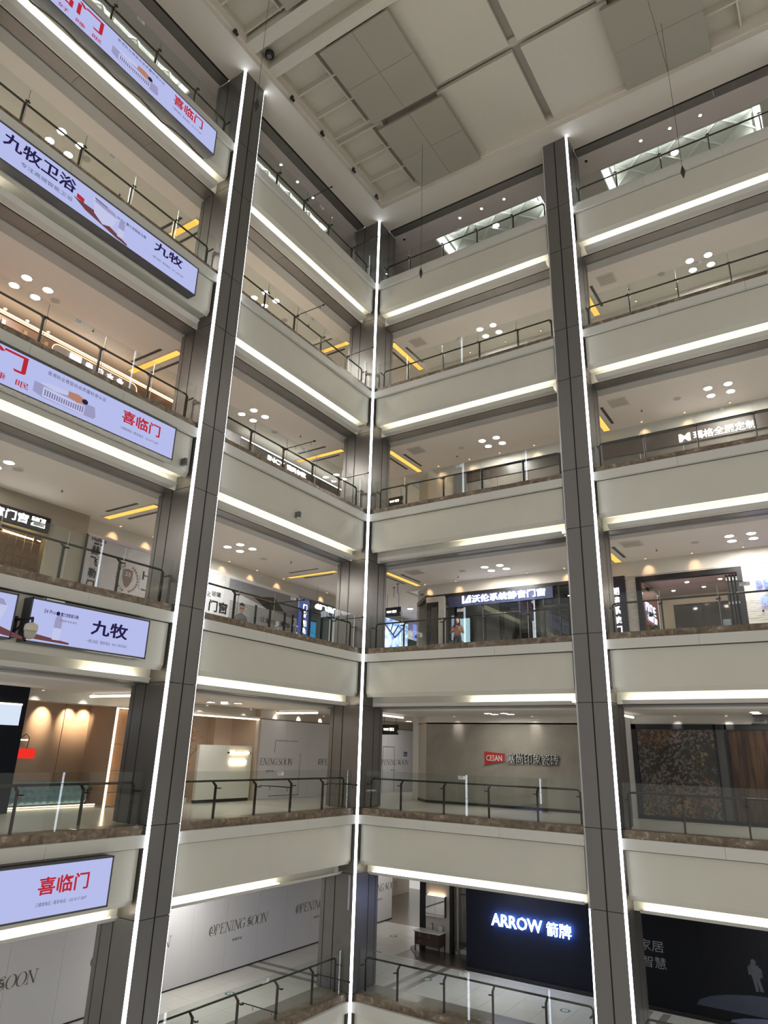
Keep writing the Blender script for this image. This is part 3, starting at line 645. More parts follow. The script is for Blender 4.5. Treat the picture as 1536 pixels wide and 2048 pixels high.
# vanity display
vw = thing('display_wall', 'pale display panel between dark fins holding mirror and vanity', 'display wall', (-.3, 5.95, Z1))
B(FR, -.74, .30, 5.85, 5.95, Z1 + .02, CEIL(1)).build('panel', mat('display_panel', (.62, .58, .54), .5, var=.02), vw)
B(FR, -1.02, -.74, 5.86, 5.95, Z1 + .02, CEIL(1)).build('fin', DARKM, vw); B(FR, .30, .40, 5.80, 6.0, Z1 + .02, CEIL(1)).build('fin', DARKM, vw)
dp = thing('display_platform', 'dark chamfered display floor under the vanity and shower', 'platform', (0, 5.8, Z1 - .003), kind='structure')
MB().poly([(-1.35, 5.72, Z1 - .003), (-.23, 4.41, Z1 - .003), (.02, 4.3, Z1 - .003), (1.66, 4.3, Z1 - .003), (1.66, 7.6, Z1 - .003), (-1.35, 7.6, Z1 - .003)], (0, 0, .012)).build('platform_edge', mat('walnut_edge', (.12, .085, .06), .35), dp)
MB().poly([(-1.12, 5.72, Z1 + .01), (-.10, 4.56, Z1 + .01), (.05, 4.5, Z1 + .01), (1.66, 4.5, Z1 + .01), (1.66, 7.5, Z1 + .01), (-1.12, 7.5, Z1 + .01)], (0, 0, .008)).build('platform', mat('dark_display_floor', (.075, .065, .058), .25), dp)
mc = thing('mirror_cabinet', 'two-door mirror cabinet on the pale display panel', 'mirror', (-.3, 5.8, Z1 + 1.15))
B(FR, -.66, .14, 5.71, 5.85, Z1 + 1.14, Z1 + 1.84).build('carcass', mat('dark_walnut', (.055, .032, .024), .4), mc)
MIR = mat('mirror_glass', (.85, .86, .86), .02, metal=1.0, var=0)
for a, b in ((-.66, -.263), (-.257, .14)): B(FR, a, b, 5.695, 5.71, Z1 + 1.14, Z1 + 1.84).build('door', MIR, mc)
ML = emis('mirror_light', (1.0, .70, .42), 10); B(FR, -.62, .10, 5.76, 5.82, Z1 + 1.842, Z1 + 1.855).build('light_strip', ML, mc)
va = thing('vanity_cabinet', 'walnut vanity cabinet with white basin top under the mirror', 'vanity', (-.35, 5.6, Z1))
WAL = MATS['dark_walnut']
B(FR, -.92, .12, 5.33, 5.83, Z1 + .24, Z1 + .66).build('carcass', WAL, va)
for (a, b, c, d_) in ((-.90, -.52, .47, .64), (-.50, .10, .47, .64), (-.90, .10, .26, .45)):
    o = B(FR, a, b, 5.31, 5.33, Z1 + c, Z1 + d_).build('drawer', WAL, va); B(FR, a + .20, a + .215, 5.295, 5.31, Z1 + c + .04, Z1 + c + .14).build('handle', STEEL, o)
m = MB().box(FR, -.96, .16, 5.28, 5.84, Z1 + .66, Z1 + .69); m.build('basin_top', mat('white_ceramic', (.85, .83, .80), .15, var=0), va, bevel=.008)
MB().lathe(FR(-.4, 5.55, Z1 + .688), [(.21, .006), (.19, .002), (.05, .001)], 20).build('basin', MATS['white_ceramic'], va)
for u in (-.90, .10): MB().box(FR, u - .015, u + .015, 5.35, 5.38, Z1 + .02, Z1 + .24).box(FR, u - .015, u + .015, 5.78, 5.81, Z1 + .02, Z1 + .24).build('leg', DARKM, va)
MB().tube([FR(-.36, 5.72, Z1 + .69), FR(-.36, 5.72, Z1 + .90), FR(-.36, 5.68, Z1 + .93), FR(-.36, 5.60, Z1 + .92)], .014, 8).build('tap', DARKM, va, smooth=True)
t = thing('framed_card', 'small white framed card standing on the basin top', 'card', (-.05, 5.72, Z1 + .692))
MB().box(FR, -.14, .04, 5.72, 5.735, Z1 + .694, Z1 + .86).build('card', STICK, t); B(FR, -.145, .045, 5.734, 5.742, Z1 + .693, Z1 + .865).build('frame', STEEL, t)
sh = thing('shower_cabin', 'glass shower cabin with round chrome post beside the black wall', 'shower', (.9, 6.4, Z1 + .02))
MB().lathe((.50, 6.05, Z1 + .02), [(.16, 0), (.16, .10), (.05, .12), (.05, 2.3)], 16).build('post', STEEL, sh, smooth=False)
for a in (.44, .56): MB().tube([FR(a, 6.0, Z1 + .12), FR(a, 6.0, Z1 + 2.4)], .018, 6).build('rail', STEEL, sh)
B(FR, .62, 1.6, 6.1, 6.11, Z1 + .1, Z1 + 2.2).build('glass_pane', SHOPGLASS, sh); B(FR, .62, 1.6, 6.0, 7.3, Z1 + .02, Z1 + .14).build('tray', MATS['white_ceramic'], sh)
MB().tube([FR(.6, 6.1, Z1 + 1.95), FR(1.6, 6.1, Z1 + 2.02)], .014, 6).build('bar', DARKM, sh)
wallbox(FR, -1.1, 2.2, 7.6, 7.7, Z1, CEIL(1), mat('grey_stone_wall', (.40, .38, .35), .5, var=.12, scale=2), 'wall_back', 'grey stone-look wall behind the shower cabin')
wallbox(FR, -1.12, -1.02, 7.6, 15, Z1, CEIL(1), BEIGE, 'wall_right', 'beige wall along the corridor, lowest gallery')
for i, (u, d) in enumerate(((-.3, 5.45), (.9, 6.6), (.2, 4.9))): wash(FR, u, d + .22, CEIL(1) - .1, '%s warm spot over the vanity display' % ('first', 'second', 'third')[i], 14, (1, .78, .55))
# black hoarding with astronaut print
bh = thing('hoarding', 'black hoarding printed with white characters and a small astronaut', 'hoarding', FR(11, 4.5, Z1))
for i in range(6): B(FR, 7.62 + 1.6 * i + .003, 7.62 + 1.6 * (i + 1) - .003, 4.5, 4.56, Z1, Z1 + 2.7).build('panel', mat('black_vinyl', (.009, .010, .013), .5, var=0, spec=.12), bh)
B(FR, 7.6, 16.9, 4.46, 4.5, Z1, Z1 + .09).build('plinth', DARKM, bh)
wallbox(FR, 7.5, 17, 4.6, 4.9, Z1, CEIL(1), BEIGE, 'wall_right', 'plain wall behind the black hoarding, lowest gallery')
GW = mat('grey_white_print', (.26, .27, .31), .6, var=0)
text('家居', FR, 7.52, 4.497, Z1 + 1.50, .30, GW, bh, 'lettering', .70, ext=.003); text('智慧', FR, 7.56, 4.497, Z1 + 1.07, .30, GW, bh, 'lettering', .70, ext=.003)
m = MB()      # pale planet disc, cut low
c = FR(11.9, 4.497, Z1 + .35); pts = [c + Vector((2.9 * math.cos(a), 0, .55 * math.sin(a))) for a in [i * math.pi / 12 for i in range(13)]]
m.poly(pts, (0, -.002, 0)); m.build('moon_print', mat('moon_blue', (.035, .042, .07), .6, var=.3, scale=1.5), bh)
pts = [c + Vector((2.2 * math.cos(a) + .1, -.003, .33 * math.sin(a) - .30)) for a in [i * math.pi / 10 for i in range(11)]]
MB().poly(pts, (0, -.002, 0)).build('moon_print', mat('moon_blue_light', (.09, .105, .19), .6, var=.3, scale=1.2), bh)
AST = mat('astronaut_print', (.055, .062, .078), .6, var=.4, scale=9); m = MB(); u, z = 10.62, Z1 + 1.32
m.poly([FR(u + .07 * math.cos(a), 4.497, z + .33 + .08 * math.sin(a)) for a in [i * .628 for i in range(10)]], (0, -.003, 0))
for q in ([(-.10, .28), (.12, .26), (.17, .05), (.12, -.08), (-.06, -.08), (-.12, .1)], [(-.06, -.08), (.03, -.08), (.06, -.36), (-.01, -.38)], [(.03, -.08), (.12, -.08), (.19, -.36), (.10, -.36)], [(.13, .22), (.19, .18), (.20, -.04), (.15, -.02)], [(-.12, .24), (-.16, .2), (-.15, 0), (-.10, .02)]):
    m.poly([FR(u + a, 4.497, z + b) for a, b in q], (0, -.003, 0))
m.build('astronaut_print', AST, bh)

# ================================================================== second lowest gallery
Z2 = Z(2); C2 = CEIL(2)
PLASTER = ramp_mat('mottled_plaster', [(.25, (.22, .20, .17)), (.55, (.30, .275, .235)), (.8, (.36, .335, .29))], .9, .6, (1, 1, 1), 8, .4)
pw = thing('shop_wall', 'mottled grey plaster shop wall carrying the red CESAN sign', 'shop wall', (3.5, 4.6, 0))
B(FR, 0.0, 7.46, 4.5, 4.7, 0, C2 - .25).build('wall_panel', PLASTER, pw)
MB().poly([(-.86, 5.36, 0), (0, 4.5, 0), (.1, 4.6, 0), (-.76, 5.46, 0)], (0, 0, C2 - .25)).build('corner_panel', mat('cream_panel_paint', (.58, .53, .46), .5), pw)
B(FR, 0.0, 7.46, 4.47, 4.5, 0, .09).build('baseboard', DARKM, pw); MB().poly([(-.86, 5.33, 0), (0, 4.47, 0), (0, 4.52, 0), (-.86, 5.38, 0)], (0, 0, .09)).build('baseboard', DARKM, pw)
RED = mat('sign_red', (.42, .025, .02), .45, var=0)
sg = thing('shop_sign', 'red CESAN flag sign with grey characters on the plaster wall', 'sign', FR(4, 4.45, 1.6))
MB().poly([FR(2.50, 4.5, 1.42), FR(3.27, 4.5, 1.56), FR(3.27, 4.5, 1.82), FR(2.50, 4.5, 1.87)], (0, -.06, 0)).build('flag', RED, sg)
text('CESAN', FR, 2.57, 4.437, 1.56, .20, STICK, sg, 'letters', .62, bold=.01)
text('塞尚印象瓷砖', FR, 3.42, 4.49, 1.475, .36, INK, sg, 'letters', 1.90, bold=.012, ext=.05); text('塞尚印象瓷砖', FR, 3.40, 4.455, 1.485, .36, mat('sign_grey_white', (.55, .54, .52), .5, var=0), sg, 'letters', 1.90, bold=-.006, ext=.02)
wallbox(FR, -1.15, -.9, 5.4, 15, 0, C2, WHITEP, 'wall_right', 'white wall along the corridor, second lowest gallery')
# dark tile show window
TW = thing('tile_showroom_window', 'dark framed show window with rust and grey tile murals', 'show window', FR(11, 4.4, 0))
for a, b in ((7.86, 8.0), (10.36, 10.40), (10.66, 10.72), (13.1, 13.25)): B(FR, a, b, 4.36, 4.5, 0, 2.86).build('frame', INK, TW)
B(FR, 7.86, 14, 4.36, 4.5, 2.70, 2.86).build('frame', INK, TW); B(FR, 7.86, 14, 4.36, 4.5, 0, .10).build('frame', INK, TW)
MUR1 = mural_mat('rust_mural')
MUR2 = ramp_mat('wood_mural', [(.3, (.012, .008, .006)), (.5, (.05, .024, .014)), (.62, (.075, .045, .02)), (.75, (.03, .012, .009))], 2.2, .25, (4, 4, .35), 8, .4)
for i in range(3):
    for j in range(3): B(FR, 8.0 + .787 * i + .002, 8.0 + .787 * (i + 1) - .002, 4.42, 4.45, .10 + .867 * j + .002, .10 + .867 * (j + 1) - .002).build('tile', MUR1, TW)
B(FR, 10.40, 10.66, 4.40, 4.45, .10, 2.70).build('grey_strip', mat('dark_grey_strip', (.07, .068, .066), .4), TW)
for i in range(3): B(FR, 10.72 + .8 * i + .002, 10.72 + .8 * (i + 1) - .002, 4.42, 4.45, .10, 2.70).build('tile', MUR2, TW)
B(FR, 7.86, 13.2, 4.30, 4.36, 0, .03).build('sill', DARKM, TW)
wallbox(FR, 7.46, 7.84, 4.40, 4.6, 0, C2, mat('pale_grey_jamb', (.50, .48, .47), .5), 'wall_right', 'pale grey jamb left of the dark show window')
wallbox(FR, 7.46, 17, 4.55, 4.9, 0, C2, BEIGE, 'wall_right', 'plain wall behind the dark show window')
sg = thing('shop_sign', 'unlit grey characters standing on the ledge above the dark window', 'sign', FR(12, 4.3, 2.9)); text('塞尚印象瓷砖', FR, 11.5, 4.32, 2.89, .26, mat('unlit_grey', (.12, .12, .12), .5, var=0), sg, 'letters', 1.9, bold=.01, ext=.04)
B(FR, 11.45, 13.45, 4.30, 4.36, 2.86, 2.89).build('rail', DARKM, sg)
# left side: hoarding, pale wall with lit logo, tree
h2 = thing('hoarding', 'lavender-white hoarding printed OPENING SOON with a service door outline', 'hoarding', (-4.45, 3, 0))
for i in range(9):
    a = -.06 + 1.45 * i
    if a > 11: break
    B(FL, a + .003, min(a + 1.45, 11.4) - .003, 4.45, 4.5, 0, 2.78).build('panel', HOARD, h2)
B(FL, -.06, 11.4, 4.44, 4.51, 2.78, 2.82).build('top_rail', mat('mauve_rail', (.25, .18, .18), .5), h2)
for u in (-.92, 3.42, 7.85): 
    if u < 0:
        serif('ENING', FL, u + .90, 4.447, 1.18, .96, .235, h2); serif('SOON', FL, u + 1.90, 4.447, 1.18, .83, .235, h2); text('即将开业', FL, u + 1.27, 4.447, .93, .07, GREYINK, h2, 'lettering', .44, ext=.003)
    else: opening_soon(FL, u, 4.447, 1.18, 2.65, h2, .24)
m = MB()
for a in ((.76, .775, 1.62, 2.06), (.76, 2.1, 2.045, 2.06), (2.27, 2.285, .1, 1.62), (.6, 2.3, .09, .11)): m.box(FL, a[0], a[1], 4.446, 4.45, a[2], a[3])
m.build('door_outline', DARKM, h2)
m = MB().box(FL, 8.2, 8.23, 4.446, 4.45, 0, 2.0).box(FL, 9.2, 9.23, 4.446, 4.45, 0, 2.0).box(FL, 8.2, 9.23, 4.446, 4.45, 1.97, 2.0); m.build('door_outline', GREYINK, h2)
t = B(FL, 10.05, 10.38, 4.443, 4.449, 1.58, 1.78).build('pictogram', mat('pictogram_blue', (.03, .10, .25), .5, var=0), h2); MB().box(FL, 10.1, 10.14, 4.44, 4.443, 1.62, 1.74).box(FL, 10.2, 10.32, 4.44, 4.443, 1.64, 1.68).build('mark', STICK, t)
pwall = thing('reception_wall', 'tall pale green-white screen wall with two lit logo bars', 'screen wall', (-4.35, -2, 0))
B(FL, -3.12, -.62, 4.30, 4.42, .10, 1.82).build('panel', mat('pale_screen_paint', (.70, .70, .64), .5, var=0.02), pwall)
B(FL, -3.12, -.62, 4.32, 4.42, .0, .10).build('plinth', DARKM, pwall)
GLOWY = emis('warm_neon', (1.0, .80, .50), 9)
MB().tube([FL(-1.75, 4.27, 1.58), FL(-.78, 4.27, 1.58)], .028, 8).build('neon_bar', GLOWY, pwall); text('Lingg', FL, -1.5, 4.235, 1.53, .15, GREYINK, pwall, 'lettering', .45, ext=.004, shear=.2)
for u in (-1.8, -.76): MB().tube([FL(u - .03, 4.27, 1.58), FL(u + .03, 4.27, 1.58)], .035, 8).build('neon_cap', DARKM, pwall)
text('臻品空间馆', FL, -1.70, 4.27, 1.20, .15, GLOWY, pwall, 'lit_letters', .78, bold=.02, ext=.03)
LINEW = emis('warm_line', (1.0, .84, .60), 4.5)
fr2 = thing('portal_light', 'warm light line framing the alcove opening beside the lavender hoarding', 'line light', (-4.5, -.2, 0))
B(FL, -5.0, -.20, 4.46, 4.52, 2.74, 2.78).build('line', LINEW, fr2); B(FL, -.22, -.16, 4.46, 4.60, 0, 2.74).build('jamb', BEIGE, fr2); B(FL, -5.0, -.16, 4.44, 4.60, 2.79, C2 - .28).build('head', BEIGE, fr2)
PEACH = mat('peach_wall_paint', (.66, .52, .41), .6, var=.03)
wallbox(FL, -5.4, -.1, 6.3, 6.4, 0, C2, PEACH, 'wall_left', 'peach wall at the back of the tree alcove'); wallbox(FL, -.12, -.06, 4.5, 6.4, 0, C2, PEACH, 'wall_left', 'peach side wall of the tree alcove')
wallbox(FL, -1.0, -.12, 5.9, 6.3, 0, C2, PEACH, 'wall_left', 'peach pier at the back of the tree alcove')
wallbox(FL, -.06, 11.4, 4.6, 4.75, 0, C2, BEIGE, 'wall_left', 'plain wall behind the lavender hoarding')
wallbox(FL, 11.4, 15, 4.6, 4.75, 0, C2, BEIGE, 'wall_left', 'plain wall at the corridor end, second lowest gallery')
for i, u in enumerate((-3.6, -2.2)): wash(FL, u, 6.2, C2, '%s warm washer in the tree alcove' % ('first', 'second')[i], 42, (1, .68, .42))
TREE = mat('dry_branch_bark', (.34, .20, .11), .8, var=.2)
tr = thing('dry_branch_tree', 'bare dry branch tree beside the pale screen wall', 'tree', (-4.62, -3.42, 0))
random.seed(11)
def limb(m, p, v, r, n):
    pts = [p]; q = p.copy(); vv = v.copy()
    for i in range(5):
        vv = (vv + Vector((random.uniform(-.22, .22), random.uniform(-.28, .28), random.uniform(-.06, .14)))).normalized() * v.length; q = q + vv; pts.append(q.copy())
    m.tube(pts, r, 5, r * .5)
    if n > 0:
        for k in range(3): 
            b = pts[2 + k]; limb(m, b, (vv.normalized() + Vector((random.uniform(-.5, .3), random.uniform(-.7, .9), random.uniform(0, .5)))).normalized() * v.length * .66, r * .5, n - 1)
m = MB(); m.tube([(-4.62, -3.42, .05), (-4.6, -3.30, .4), (-4.66, -3.45, .8), (-4.62, -3.25, 1.2), (-4.66, -3.34, 1.6)], .05, 7, .035); m.build('trunk', TREE, tr)
m = MB(); limb(m, Vector((-4.66, -3.34, 1.5)), Vector((-.01, .03, .17)), .03, 3); limb(m, Vector((-4.66, -3.3, 1.6)), Vector((-.02, .11, .13)), .026, 3); limb(m, Vector((-4.64, -3.27, 1.25)), Vector((-.02, .06, .17)), .024, 2); m.build('branches', TREE, tr)
MB().lathe((-4.62, -3.42, 0.0), [(.16, 0), (.20, .16), (.18, .16)], 14).build('pot', WHITEP, tr)
# left opening: warm showroom with tufted banquette
wallbox(FL, -17, -9.25, 4.45, 4.75, 0, C2, NAVY, 'wall_left', 'black shop wall at the photo edge, second lowest gallery')
lb = thing('lit_sign', 'white lit panel on the black shop wall', 'sign', FL(-9.4, 4.4, 2.2)); B(FL, -11, -9.42, 4.40, 4.45, 2.15, 2.66).build('face', emis('panel_white', (.75, .85, 1), .8), lb); B(FL, -11.02, -9.40, 4.42, 4.45, 2.66, 2.70).build('light_line', LINEW, lb)
SAND = mat('sand_panel', (.55, .43, .33), .55, var=.03)
wt = thing('panelled_wall', 'sand coloured panelled wall washed by warm spots', 'panelled wall', FL(-6.4, 7.1, 0))
for a, b in ((-9.2, -7.9), (-7.88, -6.42), (-6.40, -5.45), (-5.43, -4.3)): B(FL, a, b, 7.1, 7.16, 0, C2 - .02).build('panel', SAND, wt)
wallbox(FL, -9.3, -4.2, 7.16, 7.3, 0, C2, SAND, 'wall_left', 'wall behind the sand panels'); wallbox(FL, -5.5, -5.4, 4.9, 7.1, 0, C2, SAND, 'wall_left', 'side wall of the warm showroom')
slabx = B(FL, -9.3, -5.4, 4.75, 7.2, C2, C2 + .05).build('ceiling', CEILW); struct(slabx, 'ceiling of the warm showroom behind the left column', 'ceiling')
for i, u in enumerate((-8.3, -7.2, -6.3, -5.75)): wash(FL, u, 7.1, C2 - .1, '%s warm spot over the sand panelled wall' % ('first', 'second', 'third', 'fourth')[i], 130, (1, .72, .46), .5)
for i, u in enumerate((-8.4, -7.5, -6.6)): wash(FL, u, 5.35, C2 - .1, '%s added spot brightening the teal banquette' % ('first', 'second', 'third')[i], 110, (1, .92, .85), .5)  # spots added only to brighten the banquette
BLUE = mat('blue_tufted_velvet', (.20, .34, .40), .65, var=.06)
so = thing('tufted_banquette', 'teal-blue button-tufted banquette with a light line under it', 'banquette', FL(-7.4, 5.6, 0))
nu, nz = 72, 20; U0, U1, za, zb = -8.9, -6.25, .08, .66; vs = []; fs = []
for j in range(nz + 1):
    for i in range(nu + 1):
        a, b = i / nu, j / nz; x, y = a * 12, b * 3.5
        dmin = min(math.hypot(x - (ix + .5 * (iy % 2)), (y - iy) * 1.1) for iy in range(-1, 5) for ix in range(int(x) - 1, int(x) + 3))
        vs.append(FL(U0 + (U1 - U0) * a, 5.62 - .09 * min(1, dmin / .55) ** .6, za + (zb - za) * b))
for j in range(nz):
    for i in range(nu): k_ = j * (nu + 1) + i; fs.append((k_, k_ + 1, k_ + nu + 2, k_ + nu + 1))
MB().add(vs, fs).build('tufted_front', BLUE, so, smooth=True); B(FL, U0, U1, 5.60, 6.0, za, zb).build('body', BLUE, so, bevel=.02)
B(FL, -8.95, -5.95, 5.50, 5.53, .015, .04).build('light_line', LINEW, so)
rl = thing('bracket_sign', 'red box sign hanging on a black bracket', 'sign', FL(-9.0, 4.6, 1.35)); B(FL, -9.24, -8.72, 4.55, 4.65, 1.33, 1.58).build('box', emis('red_panel', (.85, .03, .02), .9), rl)
MB().tube([FL(-8.95, 4.6, 1.58), FL(-8.93, 4.6, 1.86), FL(-9.03, 4.6, 1.95), FL(-9.25, 4.6, 1.80)], .012, 5).build('bracket', DARKM, rl); B(FL, -9.25, -9.0, 4.53, 4.56, 1.78, 1.81).build('light_line', LINEW, rl)
fe = thing('fire_extinguisher', 'dark red fire extinguisher standing by the banquette end', 'fire extinguisher', FL(-6.06, 5.75, 0)); MB().lathe(FL(-6.06, 5.75, 0), [(.06, 0), (.065, .03), (.065, .36), (.03, .43), (.02, .45)], 14).build('cylinder', mat('extinguisher_red', (.10, .02, .018), .4, var=0), fe, smooth=True); MB().tube([FL(-6.06, 5.75, .45), FL(-6.02, 5.75, .52), FL(-5.98, 5.71, .40)], .014, 5).build('hose', DARKM, fe)
pl2 = thing('portal_light', 'warm light line framing the edge of the banquette showroom', 'line light', FL(-6.4, 4.5, 0)); B(FL, -6.42, -6.37, 4.44, 4.48, 0, 2.80).build('line', LINEW, pl2); B(FL, -6.37, -5.4, 4.44, 4.48, 2.77, 2.80).build('line', LINEW, pl2)
ow = thing('wood_cabinet_wall', 'orange-brown wood panels beside the warm light line', 'wood wall', FL(-5.9, 4.7, 0))
for z0, z1 in ((.05, .40), (.42, 1.0), (1.02, 1.75), (1.77, 2.75)): B(FL, -6.35, -5.4, 4.55, 4.6, z0, z1).build('panel', mat('orange_wood', (.50, .27, .14), .45, var=.12, scale=3), ow)
# ================================================================== fourth gallery from the top
Z3 = Z(3); C3 = CEIL(3); H3 = C3 - .48
SLATE = mat('slate_black_paint', (.018, .017, .019), .35, var=0)
WINS = thing('storefront', 'black-framed window shop front with white portal and glass below the sign', 'shop front', FR(3.5, 4.5, Z3))
B(FR, .0, 7.46, 4.46, 4.60, H3 - .12, H3 + .02).build('head', SLATE, WINS)
MB().poly([(-1.15, 5.6, H3 - .12), (-.05, 4.42, H3 - .12), (.1, 4.42, H3 - .12), (.1, 4.6, H3 - .12), (-.95, 5.7, H3 - .12)], (0, 0, .16)).build('canopy', SLATE, WINS)
PORT = mat('portal_stone', (.52, .49, .46), .5)
B(FR, .02, .86, 4.36, 4.50, 7.62, 7.84).build('portal', PORT, WINS); B(FR, .60, .86, 4.36, 4.50, Z3, 7.62).build('portal', PORT, WINS)
for a, b in ((.02, .18), (.52, .60)): B(FR, a, b, 4.42, 4.52, Z3, 7.62).build('frame', SLATE, WINS)
B(FR, .18, .52, 4.42, 4.52, 7.45, 7.62).build('frame', SLATE, WINS); B(FR, .18, .52, 4.46, 4.475, Z3 + .05, 7.45).build('glass_pane', SHOPGLASS, WINS)
for u in (2.5, 4.05, 5.0, 5.62, 7.0): B(FR, u - .03, u + .03, 4.50, 4.56, Z3, H3 - .12).build('mullion', SLATE, WINS)
B(FR, 4.95, 7.46, 4.50, 4.56, 7.02, 7.09).build('transom', SLATE, WINS)
us = (.86, 2.5, 4.05, 5.0, 5.62, 7.0, 7.46)
for a, b in zip(us[:-1], us[1:]): B(FR, a + .03, b - .03, 4.52, 4.532, Z3 + .02, H3 - .12).build('glass_pane', SHOPGLASS, WINS)
B(FR, 1.0, 5.4, 4.47, 4.50, 7.36, 7.84).build('sign_board', mat('sign_backboard_blue', (.05, .06, .12), .3, var=0), WINS)
BLUEH = emis('sign_blue_back', (.25, .38, 1.0), 3.0)
sg = thing('shop_sign', 'long white lit sign of Chinese characters over the window shop', 'sign', FR(3.4, 4.4, 7.4))
text('沃伦系统静音门窗', FR, 2.08, 4.455, 7.46, .29, BLUEH, sg, 'halo', 3.05, bold=.012, ext=.02); text('沃伦系统静音门窗', FR, 2.08, 4.42, 7.46, .29, LED_SIGN, sg, 'letters', 3.05, bold=.006, ext=.03)
MB().poly([FR(1.66, 4.40, 7.46), FR(1.72, 4.40, 7.46), FR(1.72, 4.40, 7.76), FR(1.66, 4.40, 7.76)], (0, .03, 0)).poly([FR(1.76, 4.40, 7.47), FR(2.0, 4.40, 7.47), FR(2.0, 4.40, 7.53), FR(1.76, 4.40, 7.53)], (0, .03, 0)).poly([FR(1.76, 4.40, 7.47), FR(1.82, 4.40, 7.47), FR(2.0, 4.40, 7.76), FR(1.94, 4.40, 7.76)], (0, .03, 0)).poly([FR(1.96, 4.40, 7.47), FR(2.02, 4.40, 7.47), FR(2.02, 4.40, 7.76), FR(1.96, 4.40, 7.76)], (0, .03, 0)).build('logo_mark', LED_SIGN, sg)
DKW = mat('dark_wood_panel', (.045, .036, .032), .45, var=.1); MIDG = mat('mid_grey_panel', (.20, .19, .185), .5, var=.04)
wallbox(FR, -.3, 7.5, 9.0, 9.1, Z3, C3, MIDG, 'wall_back', 'grey back wall inside the window shop'); wallbox(FR, 7.4, 7.5, 4.6, 9, Z3, C3, DKW, 'wall_right', 'dark side wall inside the window shop')
o = B(FR, -.6, 7.5, 4.9, 9.1, H3 + .2, H3 + .25).build('ceiling', MIDG); struct(o, 'grey ceiling inside the window shop', 'ceiling')
for i, (a, b, m_) in enumerate(((2.45, 3.1, DKW), (3.1, 3.75, SLATE), (3.75, 4.6, MIDG), (1.75, 2.4, SLATE))):
    t = thing('display_door', ('tall dark wood sample door', 'tall black sample door', 'wide grey sample door', 'black sample door beside the lit picture')[i] + ' inside the window shop', 'sample door', FR((a + b) / 2, 6.5, Z3))
    B(FR, a, b, 6.5, 6.56, Z3, Z3 + 2.3).build('leaf', m_, t); B(FR, a + .04, a + .07, 6.46, 6.5, Z3 + .9, Z3 + 1.2).build('handle', STEEL, t); B(FR, a + .1, b - .1, 6.485, 6.5, Z3 + 1.3, Z3 + 2.2).build('inset', MIDG if m_ is not MIDG else PORT, t)
t = thing('lit_picture', 'tall pale cyan lit picture panel behind the standing person', 'lit panel', FR(.8, 6, Z3 + .9)); B(FR, .40, 1.18, 6.0, 6.05, Z3 + .75, Z3 + 2.0).build('face', emis('picture_glow', (.62, .86, .98), 1.0), t); B(FR, .34, 1.24, 6.05, 6.1, Z3, Z3 + 2.06).build('frame', SLATE, t)
wallbox(FR, -.3, 2.4, 6.3, 6.35, Z3, Z3 + 2.6, MIDG, 'wall_back', 'grey partition behind the lit picture panel')
t = thing('window_sample', 'small standing sample window with dark frame and bluish glow', 'sample window', FR(.75, 5.0, Z3)); B(FR, .86, 1.0, 5.0, 5.05, Z3 + .95, Z3 + 1.95).build('face', emis('pale_glow', (.6, .72, 1), .7), t); B(FR, 1.0, 1.1, 4.98, 5.06, Z3 + .9, Z3 + 2.3).build('frame', SLATE, t); B(FR, .80, 1.3, 4.9, 5.2, Z3, Z3 + .9).build('base', PORT, t)
for i in range(9):
    u, d = (1.2, 2.0, 2.9, 3.6, 4.5, 5.5, 6.4, 2.4, 5.0)[i], (5.4, 5.6, 6.2, 5.3, 5.8, 5.2, 5.7, 7.4, 7.6)[i]
    t = thing('spotlight', '%s small ceiling spot inside the window shop' % ('first', 'second', 'third', 'fourth', 'fifth', 'sixth', 'seventh', 'eighth', 'ninth')[i], 'spotlight', FR(u, d, H3 + .17), 'ceiling spots inside the window shop')
    MB().disc(FR(u, d, H3 + .175), .06, .012, 12).build('lens', emis('shop_spot', (1, .97, .9), 40), t); MB().lathe(FR(u, d, H3 + .18), [(.09, 0), (.09, .02)], 12).build('rim', WHITEP, t)
# corridor behind the corner: posters and hanging sign
bb = thing('billboard', 'large blue-lit picture board of a street at the corridor side', 'billboard', FL(9.3, 4.7, Z3 + 1.2)); B(FL, 8.2, 10.6, 4.66, 4.72, Z3 + .5, Z3 + 2.95).build('frame', SLATE, bb)
POST = ramp_mat('street_picture', [(.25, (.03, .07, .22)), (.42, (.16, .30, .62)), (.55, (.55, .68, .92)), (.68, (.75, .82, .95)), (.85, (.12, .30, .10))], 1.4, .5, (1, 1.2, 1.2), 6, 1.2)
nt = POST.node_tree; pb = nt.nodes['Principled BSDF']; nt.links.new(pb.inputs['Base Color'].links[0].from_socket, pb.inputs['Emission Color']); pb.inputs['Emission Strength'].default_value = .9
B(FL, 8.25, 10.55, 4.63, 4.66, Z3 + .55, Z3 + 2.9).build('picture', POST, bb)
m = MB()
for (a, z, b, zz) in ((8.4, 7.7, 9.3, 7.2), (9.3, 7.2, 10.2, 7.9), (8.9, 7.45, 9.1, 7.9), (9.1, 7.3, 9.6, 7.85)): m.tube([FL(a, 4.62, z), FL(b, 4.62, zz)], .04, 5)
m.build('roof_truss_print', mat('truss_blue', (.05, .08, .16), .5), bb)
b2 = thing('shop_sign', 'violet-blue lit picture sign above the dark green shop band', 'sign', FL(12, 4.7, 8)); B(FL, 11.2, 12.9, 4.64, 4.72, Z3 + 2.2, Z3 + 3.0).build('face', emis('violet_glow', (.30, .38, .95), .8), b2); text('赫飞勒', FL, 11.45, 4.63, Z3 + 2.62, .22, LED_SIGN, b2, 'letters', .8, bold=.01)
B(FL, 11.3, 12.8, 4.62, 4.64, Z3 + 2.3, Z3 + 2.45).build('arch_print', mat('violet_dark', (.12, .05, .12), .5), b2)
